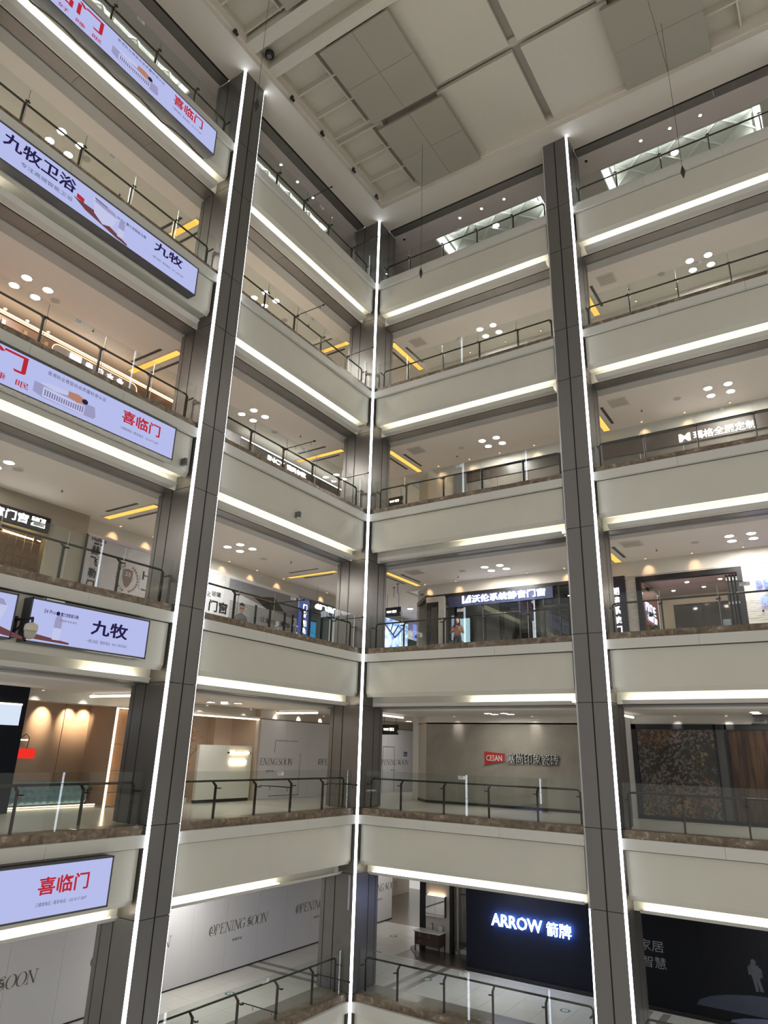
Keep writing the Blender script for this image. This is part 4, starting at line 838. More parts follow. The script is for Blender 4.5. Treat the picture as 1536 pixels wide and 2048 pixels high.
gb = thing('shop_wall', 'dark green shop band with white lit characters in the corridor', 'shop wall', FL(12.3, 4.7, Z3)); B(FL, 10.65, 14.8, 4.66, 4.75, Z3, Z3 + 2.15).build('wall_panel', mat('deep_green', (.012, .03, .03), .4), gb); text('MPARE', FL, 10.8, 4.65, Z3 + 1.55, .15, STICK, gb, 'letters', .85); text('赫飞勒', FL, 11.75, 4.64, Z3 + 1.35, .42, LED_SIGN, gb, 'letters', 1.15, bold=.02)
wallbox(FR, -1.15, -1.05, 5.6, 15, Z3, H3, BEIGE, 'wall_right', 'beige wall along the corridor, fourth gallery from top')
for k, nm in ((3, 'fourth'), (4, 'third'), (2, 'second lowest')):
    zz = CEIL(k) - (.62 if k > 2 else .3)
    t = thing('hanging_sign', 'small dark direction sign hanging behind the corner, %s gallery' % nm, 'sign', (-2.1, 5.2, zz - .2), 'small dark hanging signs')
    B(FR, -2.55, -1.75, 5.18, 5.24, zz - .40, zz).build('board', DARKM, t); text('WAY 出口', FR, -2.45, 5.175, zz - .25, .12, LED_SIGN if k == 3 else GLOWY, t, 'lettering', .5)
    for u in (-2.45, -1.85): MB().tube([FR(u, 5.21, zz), FR(u, 5.21, CEIL(k))], .008, 5).build('rod', DARKM, t)
    MB().lathe(FR(-1.72, 5.2, zz - .32), [(.05, 0), (.06, .06), (.02, .1)], 10).build('beacon', WHITEP, t)
for i in range(2):
    t = thing('ceiling_rod', ('T-shaped dark drop rod nearest the window shop', 'T-shaped dark drop rod nearer the corridor')[i], 'drop rod', (-.9 - .5 * i, 3.6 + .5 * i, C3 - .45)); MB().tube([(-.9 - .5 * i, 3.6 + .5 * i, C3 - .45), (-.9 - .5 * i, 3.6 + .5 * i, C3)], .012, 5).build('rod', DARKM, t); MB().tube([(-.98 - .5 * i, 3.6 + .5 * i, C3 - .04), (-.82 - .5 * i, 3.6 + .5 * i, C3 - .04)], .015, 5).build('cross_bar', DARKM, t)
# stone-clad shop on the right
STONE = ramp_mat('stacked_pale_stone', [(.3, (.40, .36, .33)), (.5, (.58, .54, .50)), (.7, (.66, .62, .58))], 3.2, .75, (1.2, 1, 9), 7, .3)
stw = thing('shop_wall', 'pale stacked-stone shop wall around a black-framed opening', 'shop wall', FR(11, 4.5, Z3))
def stones(u0, u1, z0, z1):
    m = MB(); z = z0
    while z < z1 - .005:
        h = min(.07, z1 - z); u = u0
        while u < u1 - .005:
            w = min(random.uniform(.22, .5), u1 - u); p = random.uniform(0, .018); m.box(FR, u, u + w, 4.5 - p, 4.6, z, z + h - .004); u += w
        z += h
    o = m.build('stacked_stone', STONE, stw); o['kind'] = 'stuff'
stones(8.06, 8.42, Z3, H3 - .06); stones(11.77, 16, Z3, H3 - .06); stones(8.42, 11.77, 7.80, H3 - .06)
B(FR, 7.5, 16, 4.48, 4.6, H3 - .06, H3).build('top_trim', BULK, stw)
for a in ((8.42, 8.60, Z3, 7.80), (11.62, 11.77, Z3, 7.80), (8.60, 11.62, 7.62, 7.80)): B(FR, a[0], a[1], 4.44, 4.62, a[2], a[3]).build('frame', SLATE, stw)
vs_ = thing('vertical_sign', 'tall dark panel with white lit vertical characters at the right column', 'sign', FR(7.75, 4.4, Z3)); B(FR, 7.46, 8.06, 4.42, 4.5, Z3, H3 - .02).build('board', mat('violet_black', (.022, .018, .032), .4), vs_)
for i, ch in enumerate('朗诺系统门窗'): text(ch, FR, 7.60, 4.40, 7.22 - .34 * i, .27, LED_SIGN, vs_, 'letter', .24, bold=.02)
ns = thing('neon_sign', 'blue outlined neon letters on the pale stone wall', 'sign', FR(12.4, 4.4, 6.4)); NEON = emis('blue_neon', (.16, .22, 1.0), 3.2)
text('PRDE', FR, 12.13, 4.43, 6.98, .27, NEON, ns, 'letters', .95, bold=-.012, ext=.05); text('帕', FR, 12.2, 4.43, 6.47, .27, NEON, ns, 'letters', .27, ext=.05)
MB().lathe(FR(12.22, 4.45, 6.27), [(.03, 0), (.03, .05)], 8).build('mark', INK, ns)
PINKC = mat('pinkish_ceiling', (.62, .52, .50), .6); CREAM = mat('cream_interior', (.68, .57, .45), .6)
o = B(FR, 8.4, 12.5, 4.62, 9, 7.86, 7.9).build('ceiling', PINKC); struct(o, 'pinkish ceiling inside the stone-clad shop', 'ceiling')
wallbox(FR, 8.3, 12.5, 8.4, 8.5, Z3, 7.9, CREAM, 'wall_back', 'cream back wall inside the stone-clad shop'); wallbox(FR, 11.9, 12.0, 4.7, 8.4, Z3, 7.9, CREAM, 'wall_right', 'cream side wall inside the stone-clad shop')
BRICKR = mat('brick_red_paint', (.17, .055, .035), .5, var=.1); wallbox(FR, 8.48, 8.56, 4.62, 7.0, Z3, 7.72, BRICKR, 'wall_left', 'brick-red side wall with lit letters inside the stone-clad shop')
FX = lambda dd: None
class Side:                                   # plane facing +X inside the stone shop
    def __call__(s, u, d, z): return Vector((8.56 - d, u, z))
sgn = thing('shop_sign', 'white-blue lit PRDE letters on the brick-red side wall', 'sign', (8.6, 5.7, 6.5)); PW = emis('letter_violet_white', (.62, .66, 1), 3.0)
text('PRDE', Side(), 4.86, -.03, 6.70, .33, PW, sgn, 'letters', 1.5, bold=.01); text('帕德门窗', Side(), 5.10, -.03, 6.40, .24, PW, sgn, 'letters', 1.35, bold=.015)
LEAF = mat('plant_green', (.05, .12, .03), .5, var=.3)
def plant(x, y, z, r, label, n=26, dn=0.2):
    t = thing('hanging_plant', label, 'plant', (x, y, z)); random.seed(int(abs(x * 100 + z * 37)))
    m = MB()
    for i in range(n):
        a = random.uniform(0, 6.28); l = r * random.uniform(.6, 1.1); dz = random.uniform(-dn, .25) * l * 2; c = Vector((x, y, z)); d_ = Vector((math.cos(a), math.sin(a), 0)); s_ = Vector((-d_.y, d_.x, 0)) * l * .13
        m.add([c, c + d_ * l * .5 + s_ + Vector((0, 0, dz * .6)), c + d_ * l + Vector((0, 0, dz - .1 * l)), c + d_ * l * .5 - s_ + Vector((0, 0, dz * .6))], [(0, 1, 2, 3)])
    o = m.build('foliage', LEAF, t); MB().lathe((x, y, z - .08), [(.05, 0), (.07, .08)], 10).build('pot', DARKM, t)
plant(8.72, 4.95, 7.45, .26, 'small green plant hanging at the top of the stone shop opening'); plant(8.72, 4.95, 6.55, .22, 'small green plant beside the lit PRDE letters'); plant(8.75, 4.95, 6.1, .30, 'larger green plant low beside the lit PRDE letters', 34)
ip = thing('interior_window', 'wide dark-framed glass partition at the back of the stone shop', 'partition', FR(9.9, 8.2, Z3))
for a, b in ((8.95, 9.9), (9.93, 10.85)): B(FR, a, b, 8.2, 8.22, Z3, 7.42).build('glass_pane', mat('bronze_glass', (.05, .045, .04), .08, var=0), ip)
for a in ((8.9, 8.95, Z3, 7.46), (9.9, 9.93, Z3, 7.46), (10.85, 10.9, Z3, 7.46), (8.9, 10.9, 7.42, 7.46)): B(FR, a[0], a[1], 8.17, 8.24, a[2], a[3]).build('frame', DARKM, ip)
fd = thing('folding_doors', 'black folding door leaves stacked at the right of the stone shop opening', 'folding door', FR(11.45, 4.7, Z3))
for i in range(4):
    u = 11.24 + .10 * i; o = B(FR, u, u + .06, 4.64, 5.2, Z3, 7.60).build('leaf', SLATE, fd); B(FR, u + .01, u + .05, 4.62, 4.64, 7.40, 7.52).build('hinge', STEEL, o); B(FR, u + .01, u + .05, 4.62, 4.64, 6.62, 6.70).build('lock', STEEL, o)
ds = thing('reception_desk', 'black reception desk with small lettering inside the stone shop', 'desk', FR(10.6, 7.3, Z3)); B(FR, 10.2, 11.1, 7.2, 7.7, Z3, Z3 + 1.05).build('front', SLATE, ds); B(FR, 10.15, 11.15, 7.15, 7.75, Z3 + 1.05, Z3 + 1.10).build('top', DARKM, ds); text('PRDE 帕德门窗', FR, 10.28, 7.19, Z3 + .86, .10, STICK, ds, 'lettering', .7)
t = thing('computer_screen', 'pale blue screen on the black reception desk', 'screen', FR(10.85, 7.4, Z3 + 1.1)); B(FR, 10.65, 11.05, 7.38, 7.41, Z3 + 1.22, Z3 + 1.45).build('panel', mat('screen_back', (.28, .36, .42), .3), t); MB().tube([FR(10.85, 7.42, Z3 + 1.1), FR(10.85, 7.42, Z3 + 1.3)], .02, 6).build('stand', DARKM, t)
for i, (u, d) in enumerate(((9.2, 5.2), (10.4, 5.2), (11.2, 5.0), (9.8, 6.2), (10.9, 6.2), (10.2, 7.2), (9.1, 7.4), (11.3, 7.2))):
    t = thing('spotlight', '%s small ceiling spot inside the stone-clad shop' % ('first', 'second', 'third', 'fourth', 'fifth', 'sixth', 'seventh', 'eighth')[i], 'spotlight', FR(u, d, 7.84), 'ceiling spots inside the stone shop')
    MB().disc(FR(u, d, 7.842), .06, .014, 12).build('lens', emis('stone_shop_spot', (1, .9, .76), 190), t); MB().lathe(FR(u, d, 7.846), [(.09, 0), (.09, .015)], 12).build('rim', WHITEP, t)
# left wall: bronze tile shop, lavender hoarding, striped hoarding, window shop
TAUPE = mat('taupe_wall', (.30, .26, .21), .6, var=.03)
wallbox(FL, -9.45, -8.25, 4.70, 4.78, Z3, C3, TAUPE, 'wall_left', 'taupe shop wall beside the bronze tile niche'); wallbox(FL, -17, -9.45, 4.70, 4.78, 7.93, C3, TAUPE, 'wall_left', 'taupe shop wall over the black lit sign')
B_ = thing('shop_sign', 'black sign box with white lit characters at the photo edge', 'sign', FL(-10.5, 4.6, 7.5)); B(FL, -14, -9.53, 4.58, 4.72, 7.46, 7.90).build('box', SLATE, B_)
text('慧意门窗', FL, -11.55, 4.57, 7.55, .27, LED_SIGN, B_, 'letters', 1.36, bold=.015); text('系统门窗', FL, -10.10, 4.57, 7.69, .13, LED_SIGN, B_, 'letters', .42, bold=.02); text('全屋定制', FL, -10.10, 4.57, 7.55, .10, LED_SIGN, B_, 'letters', .42, bold=.03)
nw = thing('tile_niche', 'curved niche wall of raised bronze tiles behind the taupe wall', 'tile wall', FL(-9.9, 6.0, Z3)); BRZ = mat('bronze_tile', (.36, .24, .15), .4, metal=.1, var=.15, scale=3)
_me = None
for i in range(12):
    for j in range(9):
        u, z = -11.7 + .27 * i, Z3 + .35 + .27 * j; dd = 6.3 + .5 * math.sin((i / 11) * 1.6)
        if _me is None:
            o = MB().poly([FL(u, dd, z), FL(u + .25, dd + .02, z), FL(u + .25, dd, z + .25), FL(u, dd - .03, z + .25)], (.03, 0, 0)).build('tile', BRZ, nw, bevel=.008); _me = (o.data, u, dd, z)
        else:
            o = bpy.data.objects.new('tile', _me[0]); COL.objects.link(o); o.parent = nw; o.location = FL(u - _me[1], dd - _me[2], z - _me[3])
B(FL, -11.4, -8.4, 6.9, 6.99, Z3, Z3 + .5).build('base', TAUPE, nw)
WG = mat('warm_niche_paint', (.62, .50, .32), .6)
wallbox(FL, -13, -7.9, 7.0, 7.1, Z3, C3, WG, 'wall_left', 'warm wall behind the bronze tile niche'); wallbox(FL, -8.35, -8.25, 4.78, 7, Z3, C3, WG, 'wall_left', 'warm side wall of the bronze tile niche')
o = B(FL, -13, -8.25, 4.78, 7.1, 8.0, 8.05).build('ceiling', WG); struct(o, 'warm ceiling of the bronze tile niche', 'ceiling')
t = thing('line_light', 'warm cove line above the bronze tile niche', 'line light', FL(-10, 6, 7.9)); MB().tube([FL(-11.5 + .2 * i, 6.3 + .5 * math.sin(i / 16 * 1.6), 7.80) for i in range(16)], .03, 5).build('line', emis('niche_line', (1, .80, .45), 7), t); B(FL, -11.5, -8.4, 6.9, 6.98, 7.86, 7.9).build('holder', WHITEP, t)
LAV = mat('lavender_vinyl', (.50, .46, .49), .6, var=.02)
h3 = thing('hoarding', 'lavender hoarding with vertical characters and a laurel shield', 'hoarding', FL(-6.5, 4.7, Z3))
for i in range(3): B(FL, -8.22 + 1.47 * i + .003, -8.22 + 1.47 * (i + 1) - .003, 4.68, 4.74, Z3, H3 - .14).build('panel', LAV, h3)
B(FL, -8.25, -3.82, 4.64, 4.74, H3 - .14, H3 - .06).build('top_rail', LAV, h3); B(FL, -8.27, -8.22, 4.64, 4.74, Z3, H3 - .1).build('edge_post', INK, h3)
for i, ch in enumerate('赫飞勒门窗'): text(ch, FL, -8.02, 4.675, 7.24 - .36 * i, .29, INK, h3, 'letter', .27, bold=.015)
text('Heffeh', FL, -8.07, 4.675, 7.66, .12, INK, h3, 'lettering', .50); text('德国门窗', FL, -7.98, 4.675, 7.56, .06, INK, h3, 'lettering', .3)
m = MB(); c = (-6.62, 6.78); LAUR = mat('laurel_brown', (.16, .10, .075), .6, var=0)
m.poly([FL(c[0] + a, 4.676, c[1] + b) for a, b in ((-.19, .26), (0, .30), (.19, .26), (.18, -.05), (.09, -.24), (0, -.32), (-.09, -.24), (-.18, -.05))], FL(0, -.004, 0)); m.build('shield', LAUR, h3)
m = MB()
for sgx in (-1, 1):
    for i in range(11):
        a = -1.35 + i * .24; p = FL(c[0] + sgx * .36 * math.cos(a), 4.676, c[1] - .02 + .38 * math.sin(a)); t_ = Vector((0, sgx * math.cos(a + .9), math.sin(a + .9))); n_ = Vector((0, -t_.z, t_.y))
        for s_ in (-1, 1): m.poly([p, p + t_ * .05 + n_ * .035 * s_, p + t_ * .11 + n_ * .03 * s_, p + t_ * .06], FL(0, -.003, 0))
m.build('laurel', LAUR, h3); text('25', FL, c[0] - .11, 4.67, c[1] + .06, .13, LAV, h3, 'lettering', .22, bold=.01); text('Heffeh', FL, -6.05, 4.675, 6.86, .28, INK, h3, 'lettering', 1.3); text('赫飞勒门窗', FL, -5.85, 4.675, 6.66, .12, INK, h3, 'lettering', .9); B(FL, -6.16, -6.15, 4.674, 4.68, 6.55, 7.0).build('rule', GREYINK, h3)
text('德国系统门窗', FL, -6.05, 4.675, 6.50, .06, INK, h3, 'lettering', .9)
wallbox(FL, -8.25, -3.8, 4.76, 4.9, Z3, H3, BEIGE, 'wall_left', 'plain wall behind the lavender hoarding, fourth gallery from top')
h4 = thing('hoarding', 'white hoarding with dark door-and-window characters, stripes and a portrait', 'hoarding', FL(-1, 4.7, Z3)); WV = mat('white_vinyl', (.62, .61, .64), .6, var=.02); DUSK = mat('dusk_grey_print', (.22, .21, .24), .6, var=.06)
for i in range(4): B(FL, -3.8 + 1.4 * i + .003, -3.8 + 1.4 * (i + 1) - .003, 4.68, 4.74, Z3, H3 - .05).build('panel', WV, h4)
text('玻璃', FL, -3.02, 4.675, 6.92, .19, INK, h4, 'lettering', .44); text('钢化', FL, -3.5, 4.675, 6.86, .19, INK, h4, 'lettering', .44); text('门窗', FL, -3.10, 4.672, 6.36, .42, INK, h4, 'lettering', .92, bold=.025)
MB().poly([FL(-2.2, 4.676, 7.35), FL(-.2, 4.676, 7.00), FL(1.8, 4.676, 6.8), FL(1.8, 4.676, 7.75), FL(-2.2, 4.676, 7.75)], FL(0, -.003, 0)).build('house_print', DUSK, h4)
MB().poly([FL(-.9, 4.67, 7.30), FL(-.1, 4.67, 6.95), FL(.95, 4.67, 7.02), FL(.3, 4.67, 7.5)], FL(0, -.003, 0)).build('roof_print', INK, h4)
m = MB()
for i in range(16): m.box(FL, -2.1, 1.7, 4.671, 4.674, Z3 + .9 + .055 * i, Z3 + .925 + .055 * i)
m.build('stripe_print', GREYINK, h4)
m = MB(); p = (-1.45, 6.72)
m.poly([FL(p[0] + .13 * math.cos(a), 4.667, p[1] + .18 * math.sin(a)) for a in [i * .4488 for i in range(14)]], FL(0, -.003, 0)); m.build('face_print', mat('face_print', (.34, .22, .18), .6), h4)
m = MB().poly([FL(p[0] - .14, 4.664, p[1] + .05), FL(p[0] - .13, 4.664, p[1] + .18), FL(p[0], 4.664, p[1] + .24), FL(p[0] + .13, 4.664, p[1] + .18), FL(p[0] + .14, 4.664, p[1] + .05), FL(p[0] + .1, 4.664, p[1] + .12), FL(p[0] - .1, 4.664, p[1] + .12)], FL(0, -.003, 0)); m.build('hair_print', INK, h4)
MB().poly([FL(p[0] - .4, 4.667, p[1] - .6), FL(p[0] - .3, 4.667, p[1] - .28), FL(p[0] - .06, 4.667, p[1] - .16), FL(p[0] + .06, 4.667, p[1] - .16), FL(p[0] + .3, 4.667, p[1] - .28), FL(p[0] + .4, 4.667, p[1] - .6)], FL(0, -.003, 0)).build('shirt_print', mat('shirt_print', (.12, .11, .13), .6), h4)
MB().box(FL, p[0] - .1, p[0] - .02, 4.66, 4.663, p[1], p[1] + .04).box(FL, p[0] + .02, p[0] + .1, 4.66, 4.663, p[1], p[1] + .04).build('glasses_print', INK, h4)
text('让家冬暖夏凉', FL, -.40, 4.668, 6.40, .22, INK, h4, 'lettering', 1.75)
for u in (-.75, .95, 1.45): B(FL, u, u + .1, 4.655, 4.675, Z3, 7.0).build('frame_print', INK, h4)
wallbox(FL, -3.8, 1.8, 4.76, 4.9, Z3, H3, BEIGE, 'wall_left', 'plain wall behind the white striped hoarding')
v2 = thing('vertical_sign', 'blue-lit vertical sign box with white characters and a slashed square mark', 'sign', FL(2.0, 4.6, Z3 + 1)); B(FL, 1.80, 2.32, 4.52, 4.64, Z3, 7.72).build('box', emis('blue_box', (.13, .18, .55), .55), v2)
for ch, z in (('门', 7.28), ('窗', 6.98), ('阳', 6.60), ('光', 6.30)): text(ch, FL, 1.93, 4.51, z, .25, LED_SIGN, v2, 'letter', .25, bold=.03)
text('Z', FL, 1.50, 4.66, 6.55, .32, STICK, v2, 'mark', .26, bold=.03); B(FL, 2.32, 2.50, 4.54, 4.64, Z3, 7.72).build('side', INK, v2)
ws = thing('storefront', 'teal-lit window shop with dark frames behind the corner column', 'shop front', FL(4, 4.7, Z3))
B(FL, 2.55, 6.2, 4.62, 4.74, 7.40, H3 - .1).build('sign_board', mat('blue_black_board', (.02, .03, .06), .35), ws)
for u in (2.6, 3.45, 4.45, 5.6): B(FL, u - .04, u + .04, 4.64, 4.72, Z3, 7.40).build('frame', INK, ws)
for a, b in ((2.64, 3.41), (3.49, 4.41), (4.49, 5.56)): B(FL, a, b, 4.67, 4.682, Z3 + .02, 7.4).build('glass_pane', SHOPGLASS, ws)
sg = thing('shop_sign', 'white lit characters on the blue-black board behind the corner column', 'sign', FL(4, 4.6, 7.5)); text('赫飞勒门窗', FL, 2.92, 4.60, 7.50, .25, LED_SIGN, sg, 'letters', 1.9, bold=.025)
TEAL = mat('teal_interior', (.16, .26, .27), .5, var=.06); wallbox(FL, 2.5, 6.3, 6.5, 6.6, Z3, H3, TEAL, 'wall_left', 'teal-grey wall inside the window shop behind the corner')
t = thing('lit_screen', 'bright blue standing screen inside the shop behind the corner', 'screen', FL(3.0, 4.9, Z3)); B(FL, 2.72, 3.27, 4.86, 4.92, Z3 + .9, Z3 + 1.8).build('face', emis('screen_blue', (.02, .36, .80), .9), t); text('ENERGY', FL, 2.8, 4.85, Z3 + 1.28, .08, STICK, t, 'lettering', .35); B(FL, 2.68, 3.31, 4.88, 4.96, Z3, Z3 + 1.86).build('stand', INK, t)
for i in range(4):
    t = thing('shelf_board', ('lowest', 'second', 'third', 'top')[i] + ' lit shelf inside the shop behind the corner', 'shelf', FL(4.0, 6.3, Z3 + .9 + .3 * i)); B(FL, 3.6, 4.4, 6.2, 6.5, Z3 + .9 + .3 * i, Z3 + .93 + .3 * i).build('board', STICK, t); B(FL, 3.6, 4.4, 6.2, 6.22, Z3 + .88 + .3 * i, Z3 + .90 + .3 * i).build('light_line', emis('shelf_line', (1, .95, .85), 3), t)
t = thing('bulb_lamp', 'glass globe lamp hanging near the blue vertical sign', 'lamp', FL(2.55, 4.3, 7.45)); MB().lathe(FL(2.55, 4.3, 7.42), [(.01, 0), (.06, .03), (.08, .1), (.04, .17), (.02, .19)], 14).build('globe', emis('globe_glow', (1, .85, .6), 3), t, smooth=True); MB().tube([FL(2.55, 4.3, 7.6), FL(2.55, 4.3, C3)], .006, 4).build('cord', DARKM, t)
wallbox(FL, 6.2, 8.2, 4.70, 4.8, Z3, H3, BEIGE, 'wall_left', 'beige wall between shop and street picture, fourth gallery from top')
# ================================================================== third gallery from the top
Z4 = Z(4); C4 = CEIL(4); H4 = C4 - .48
BRN = mat('brown_shop_panel', (.085, .062, .05), .4, var=.06); DKGL = mat('dark_glass_front', (.035, .03, .027), .12, var=0)
sw = thing('storefront', 'dark brown shop band with glass below, outer right bay', 'shop front', FR(11, 4.5, Z4))
B(FR, 7.5, 16.5, 4.44, 4.6, H4 - .62, H4 - .01).build('band', BRN, sw); B(FR, 7.5, 16.5, 4.40, 4.46, H4 - .05, H4 + .0).build('cornice', INK, sw)
for i in range(6): B(FR, 7.5 + 1.5 * i + .01, 9.0 + 1.5 * i - .01, 4.50, 4.53, Z4, H4 - .62).build('glass_pane', mat('taupe_glass', (.16, .14, .12), .1), sw)
sg = thing('shop_sign', 'white lit letter M and Chinese characters on the brown band', 'sign', FR(11.5, 4.4, 12.5)); text('瑪格全屋定制', FR, 10.88, 4.41, 12.53, .31, LED_SIGN, sg, 'letters', 1.98, bold=.012); text('M', FR, 10.40, 4.41, 12.53, .30, LED_SIGN, sg, 'letter', .38, bold=.03)
cw = thing('storefront', 'dark brown glazed shop front, bay right of the corner', 'shop front', FR(4, 4.5, Z4))
B(FR, 1.3, 7.46, 4.46, 4.6, H4 - .45, H4 - .01).build('band', mat('very_dark_brown', (.05, .037, .03), .3), cw); B(FR, 1.3, 1.9, 4.42, 4.5, Z4, H4).build('pier', mat('grey_pier', (.16, .15, .145), .5), cw)
for i in range(4): B(FR, 1.92 + 1.38 * i, 3.28 + 1.38 * i, 4.50, 4.53, Z4, H4 - .46).build('glass_pane', mat('taupe_glass', (.16, .14, .12), .1), cw)
B(FR, 1.9, 7.46, 4.40, 4.46, H4 - .03, H4).build('cornice', INK, cw)
wallbox(FR, .0, 1.3, 4.5, 4.6, Z4, H4, CREAM, 'wall_right', 'cream wall left of the dark glazed front, third gallery from top')
o = MB().poly([(-1.1, 5.6, Z4), (0, 4.5, Z4), (.1, 4.6, Z4), (-1.0, 5.7, Z4)], (0, 0, H4 - Z4)).build('wall_right', CREAM); struct(o, 'cream chamfered wall behind the corner, third gallery from top', 'wall')
# left wall: ribbed band and warm wood band
RIB = mat('grey_brown_rib', (.12, .105, .095), .4, var=.08)
bw4 = thing('storefront', 'grey-brown ribbed shop band with a white light line on top, left of the corner', 'shop front', FL(.5, 4.35, Z4))
for i in range(52):
    B(FL, -2.74 + .125 * i, -2.74 + .125 * i + .108, 4.28, 4.31, Z4 + 1.2, 13.19).build('slat', RIB, bw4)
B(FL, -2.76, 3.8, 4.31, 4.36, Z4, 13.2).build('backing', INK, bw4); B(FL, -2.78, 3.8, 4.25, 4.31, 13.225, 13.255).build('light_line', emis('white_line', (1, .98, .93), 6), bw4); B(FL, -2.78, 3.8, 4.27, 4.94, 13.19, 13.225).build('cornice', INK, bw4)
B(FL, -4.9, -2.80, 4.24, 4.4, Z4, 13.26).build('pier', mat('grey_violet_pier', (.11, .10, .105), .5), bw4)
sg = thing('shop_sign', 'white lit letters on the grey-brown ribbed band', 'sign', FL(0, 4.26, 12.9)); text('INCY', FL, -1.21, 4.26, 12.88, .21, LED_SIGN, sg, 'letters', 1.02, bold=.03); text('诺贝尔家', FL, -.04, 4.26, 12.89, .23, LED_SIGN, sg, 'letters', 1.26, bold=.03)
wallbox(FL, 3.8, 14, 4.40, 4.5, Z4, 13.2, CREAM, 'wall_left', 'cream wall along the corridor, third gallery from top')
WOODW = mat('warm_brown_wood', (.17, .085, .055), .45, var=.12)
aw = thing('storefront', 'warm wood shop band with twin peach light lines and a lit pill sign', 'shop front', FL(-9, 4.3, Z4))
B(FL, -16, -6.0, 4.31, 4.40, Z4, 13.15).build('band', WOODW, aw)
PEACHL = emis('peach_line', (1.0, .50, .24), 3.2)
B(FL, -16, -6.0, 4.24, 4.28, 13.235, 13.26).build('light_line', emis('peach_white_line', (1, .62, .38), 7), aw); B(FL, -16, -6.0, 4.24, 4.27, 13.165, 13.185).build('light_line', PEACHL, aw)
B(FL, -16, -6.0, 4.27, 4.94, 13.19, 13.23).build('cornice', BRN, aw)
for i, u in enumerate((-12.25, -11.6, -10.95)):
    B(FL, u, u + .10, 4.25, 4.31, Z4 + 2, 13.0).build('brass_fin', mat('brass_fin', (.55, .36, .18), .35, metal=.6), aw)
for i, u in enumerate((-12.35, -11.7, -11.05)): wash(FL, u, 4.33, 13.17, '%s warm washer on the warm wood band' % ('first', 'second', 'third')[i], 4, (1, .66, .36))
ps = thing('shop_sign', 'pill-shaped lilac sign with a lit square and white characters', 'sign', FL(-9.1, 4.28, 12.9))
pts = [(-10.5 + .20 * math.cos(a), 12.92 + .20 * math.sin(a)) for a in [math.pi / 2 + i * math.pi / 8 for i in range(9)]] + [(-7.85 + .20 * math.cos(a), 12.92 + .20 * math.sin(a)) for a in [-math.pi / 2 + i * math.pi / 8 for i in range(9)]]
MB().poly([FL(u, 4.28, z) for u, z in pts], FL(0, .03, 0)).build('board', mat('lilac_grey', (.33, .27, .28), .5), ps)
m = MB().tube([FL(u, 4.275, z) for u, z in pts + [pts[0]]], .014, 5); m.build('outline', PEACHL, ps)
B(FL, -10.12, -9.75, 4.25, 4.28, 12.82, 13.06).build('lit_square', LED_SIGN, ps)
for i, ch in enumerate('森雅木业'): text(ch, FL, -9.58 + .38 * i, 4.265, 12.82, .22, LED_SIGN, ps, 'letter', .25, bold=.03)
wallbox(FL, -6.0, -4.9, 4.40, 4.5, Z4, 13.2, CREAM, 'wall_left', 'cream wall behind the light-strip column, third gallery from top')
# second gallery from the top: plain shop walls
Z5 = Z(5); H5 = CEIL(5) - .48
wallbox(FL, -17, 14, 4.98, 5.08, Z5, H5, CREAM, 'wall_left', 'cream shop wall, left side of the second gallery from top'); wallbox(FR, 0, 17, 4.53, 4.63, Z5, H5, WHITEP, 'wall_right', 'white shop wall, right side of the second gallery from top')
o = MB().poly([(-1.1, 5.6, Z5), (0, 4.5, Z5), (.1, 4.6, Z5), (-1.0, 5.7, Z5)], (0, 0, H5 - Z5)).build('wall_right', CREAM); struct(o, 'cream chamfered wall behind the corner, second gallery from top', 'wall')

# ================================================================== light boxes on the left fascia
FACE = emis('lightbox_face', (.405, .44, .715), 1.0)
FRM = mat('lightbox_frame', (.09, .09, .10), .45, metal=.4, var=0); INKN = mat('navy_ink', (.012, .008, .05), .6, var=0); REDI = mat('red_ink', (.33, .012, .016), .6, var=0)
def lightbox(k, u0, u1, z0, z1, label, dep=.31):
    t = thing('light_box', label, 'light box', FL((u0 + u1) / 2, -.1, z0), 'advertising light boxes')
    B(FL, u0, u1, -.195, .10, z0, z1).build('case', FRM, t); B(FL, u0 + .035, u1 - .035, -.20, -.195, z0 + .035, z1 - .035).build('face', FACE, t)
    m = MB()
    for a in ((u0, u1, z0, z0 + .03), (u0, u1, z1 - .03, z1), (u0, u0 + .03, z0, z1), (u1 - .03, u1, z0, z1)): m.box(FL, a[0], a[1], -.205, -.195, a[2], a[3])
    m.build('frame', FRM, t); return t
DF = -.2025
def emi_print(name, col): return emis(name, col, 1.0)
RP = emi_print('print_red', (.42, .02, .03)); NP = emi_print('print_navy', (.018, .012, .06)); GP = emi_print('print_grey', (.10, .10, .16)); SK = emi_print('print_skin', (.40, .19, .13)); LP = emi_print('print_lilac', (.29, .28, .46)); DP = emi_print('print_violet_grey', (.16, .15, .30)); WP = emi_print('print_white', (.47, .49, .70)); BP = emi_print('print_brown', (.13, .05, .055)); HP = emi_print('print_hair', (.02, .015, .03))
def pp(pts, m, par, name, d=DF): return MB().poly([FL(u, d, z) for u, z in pts], FL(0, -.002, 0) - FL(0, 0, 0)).build(name, m, par)
def pt(body, u, z, h, m, par, w, bold=0, shear=0): return text(body, FL, u, DF, z, h, m, par, 'lettering', w, bold=bold, ext=.002, shear=shear)
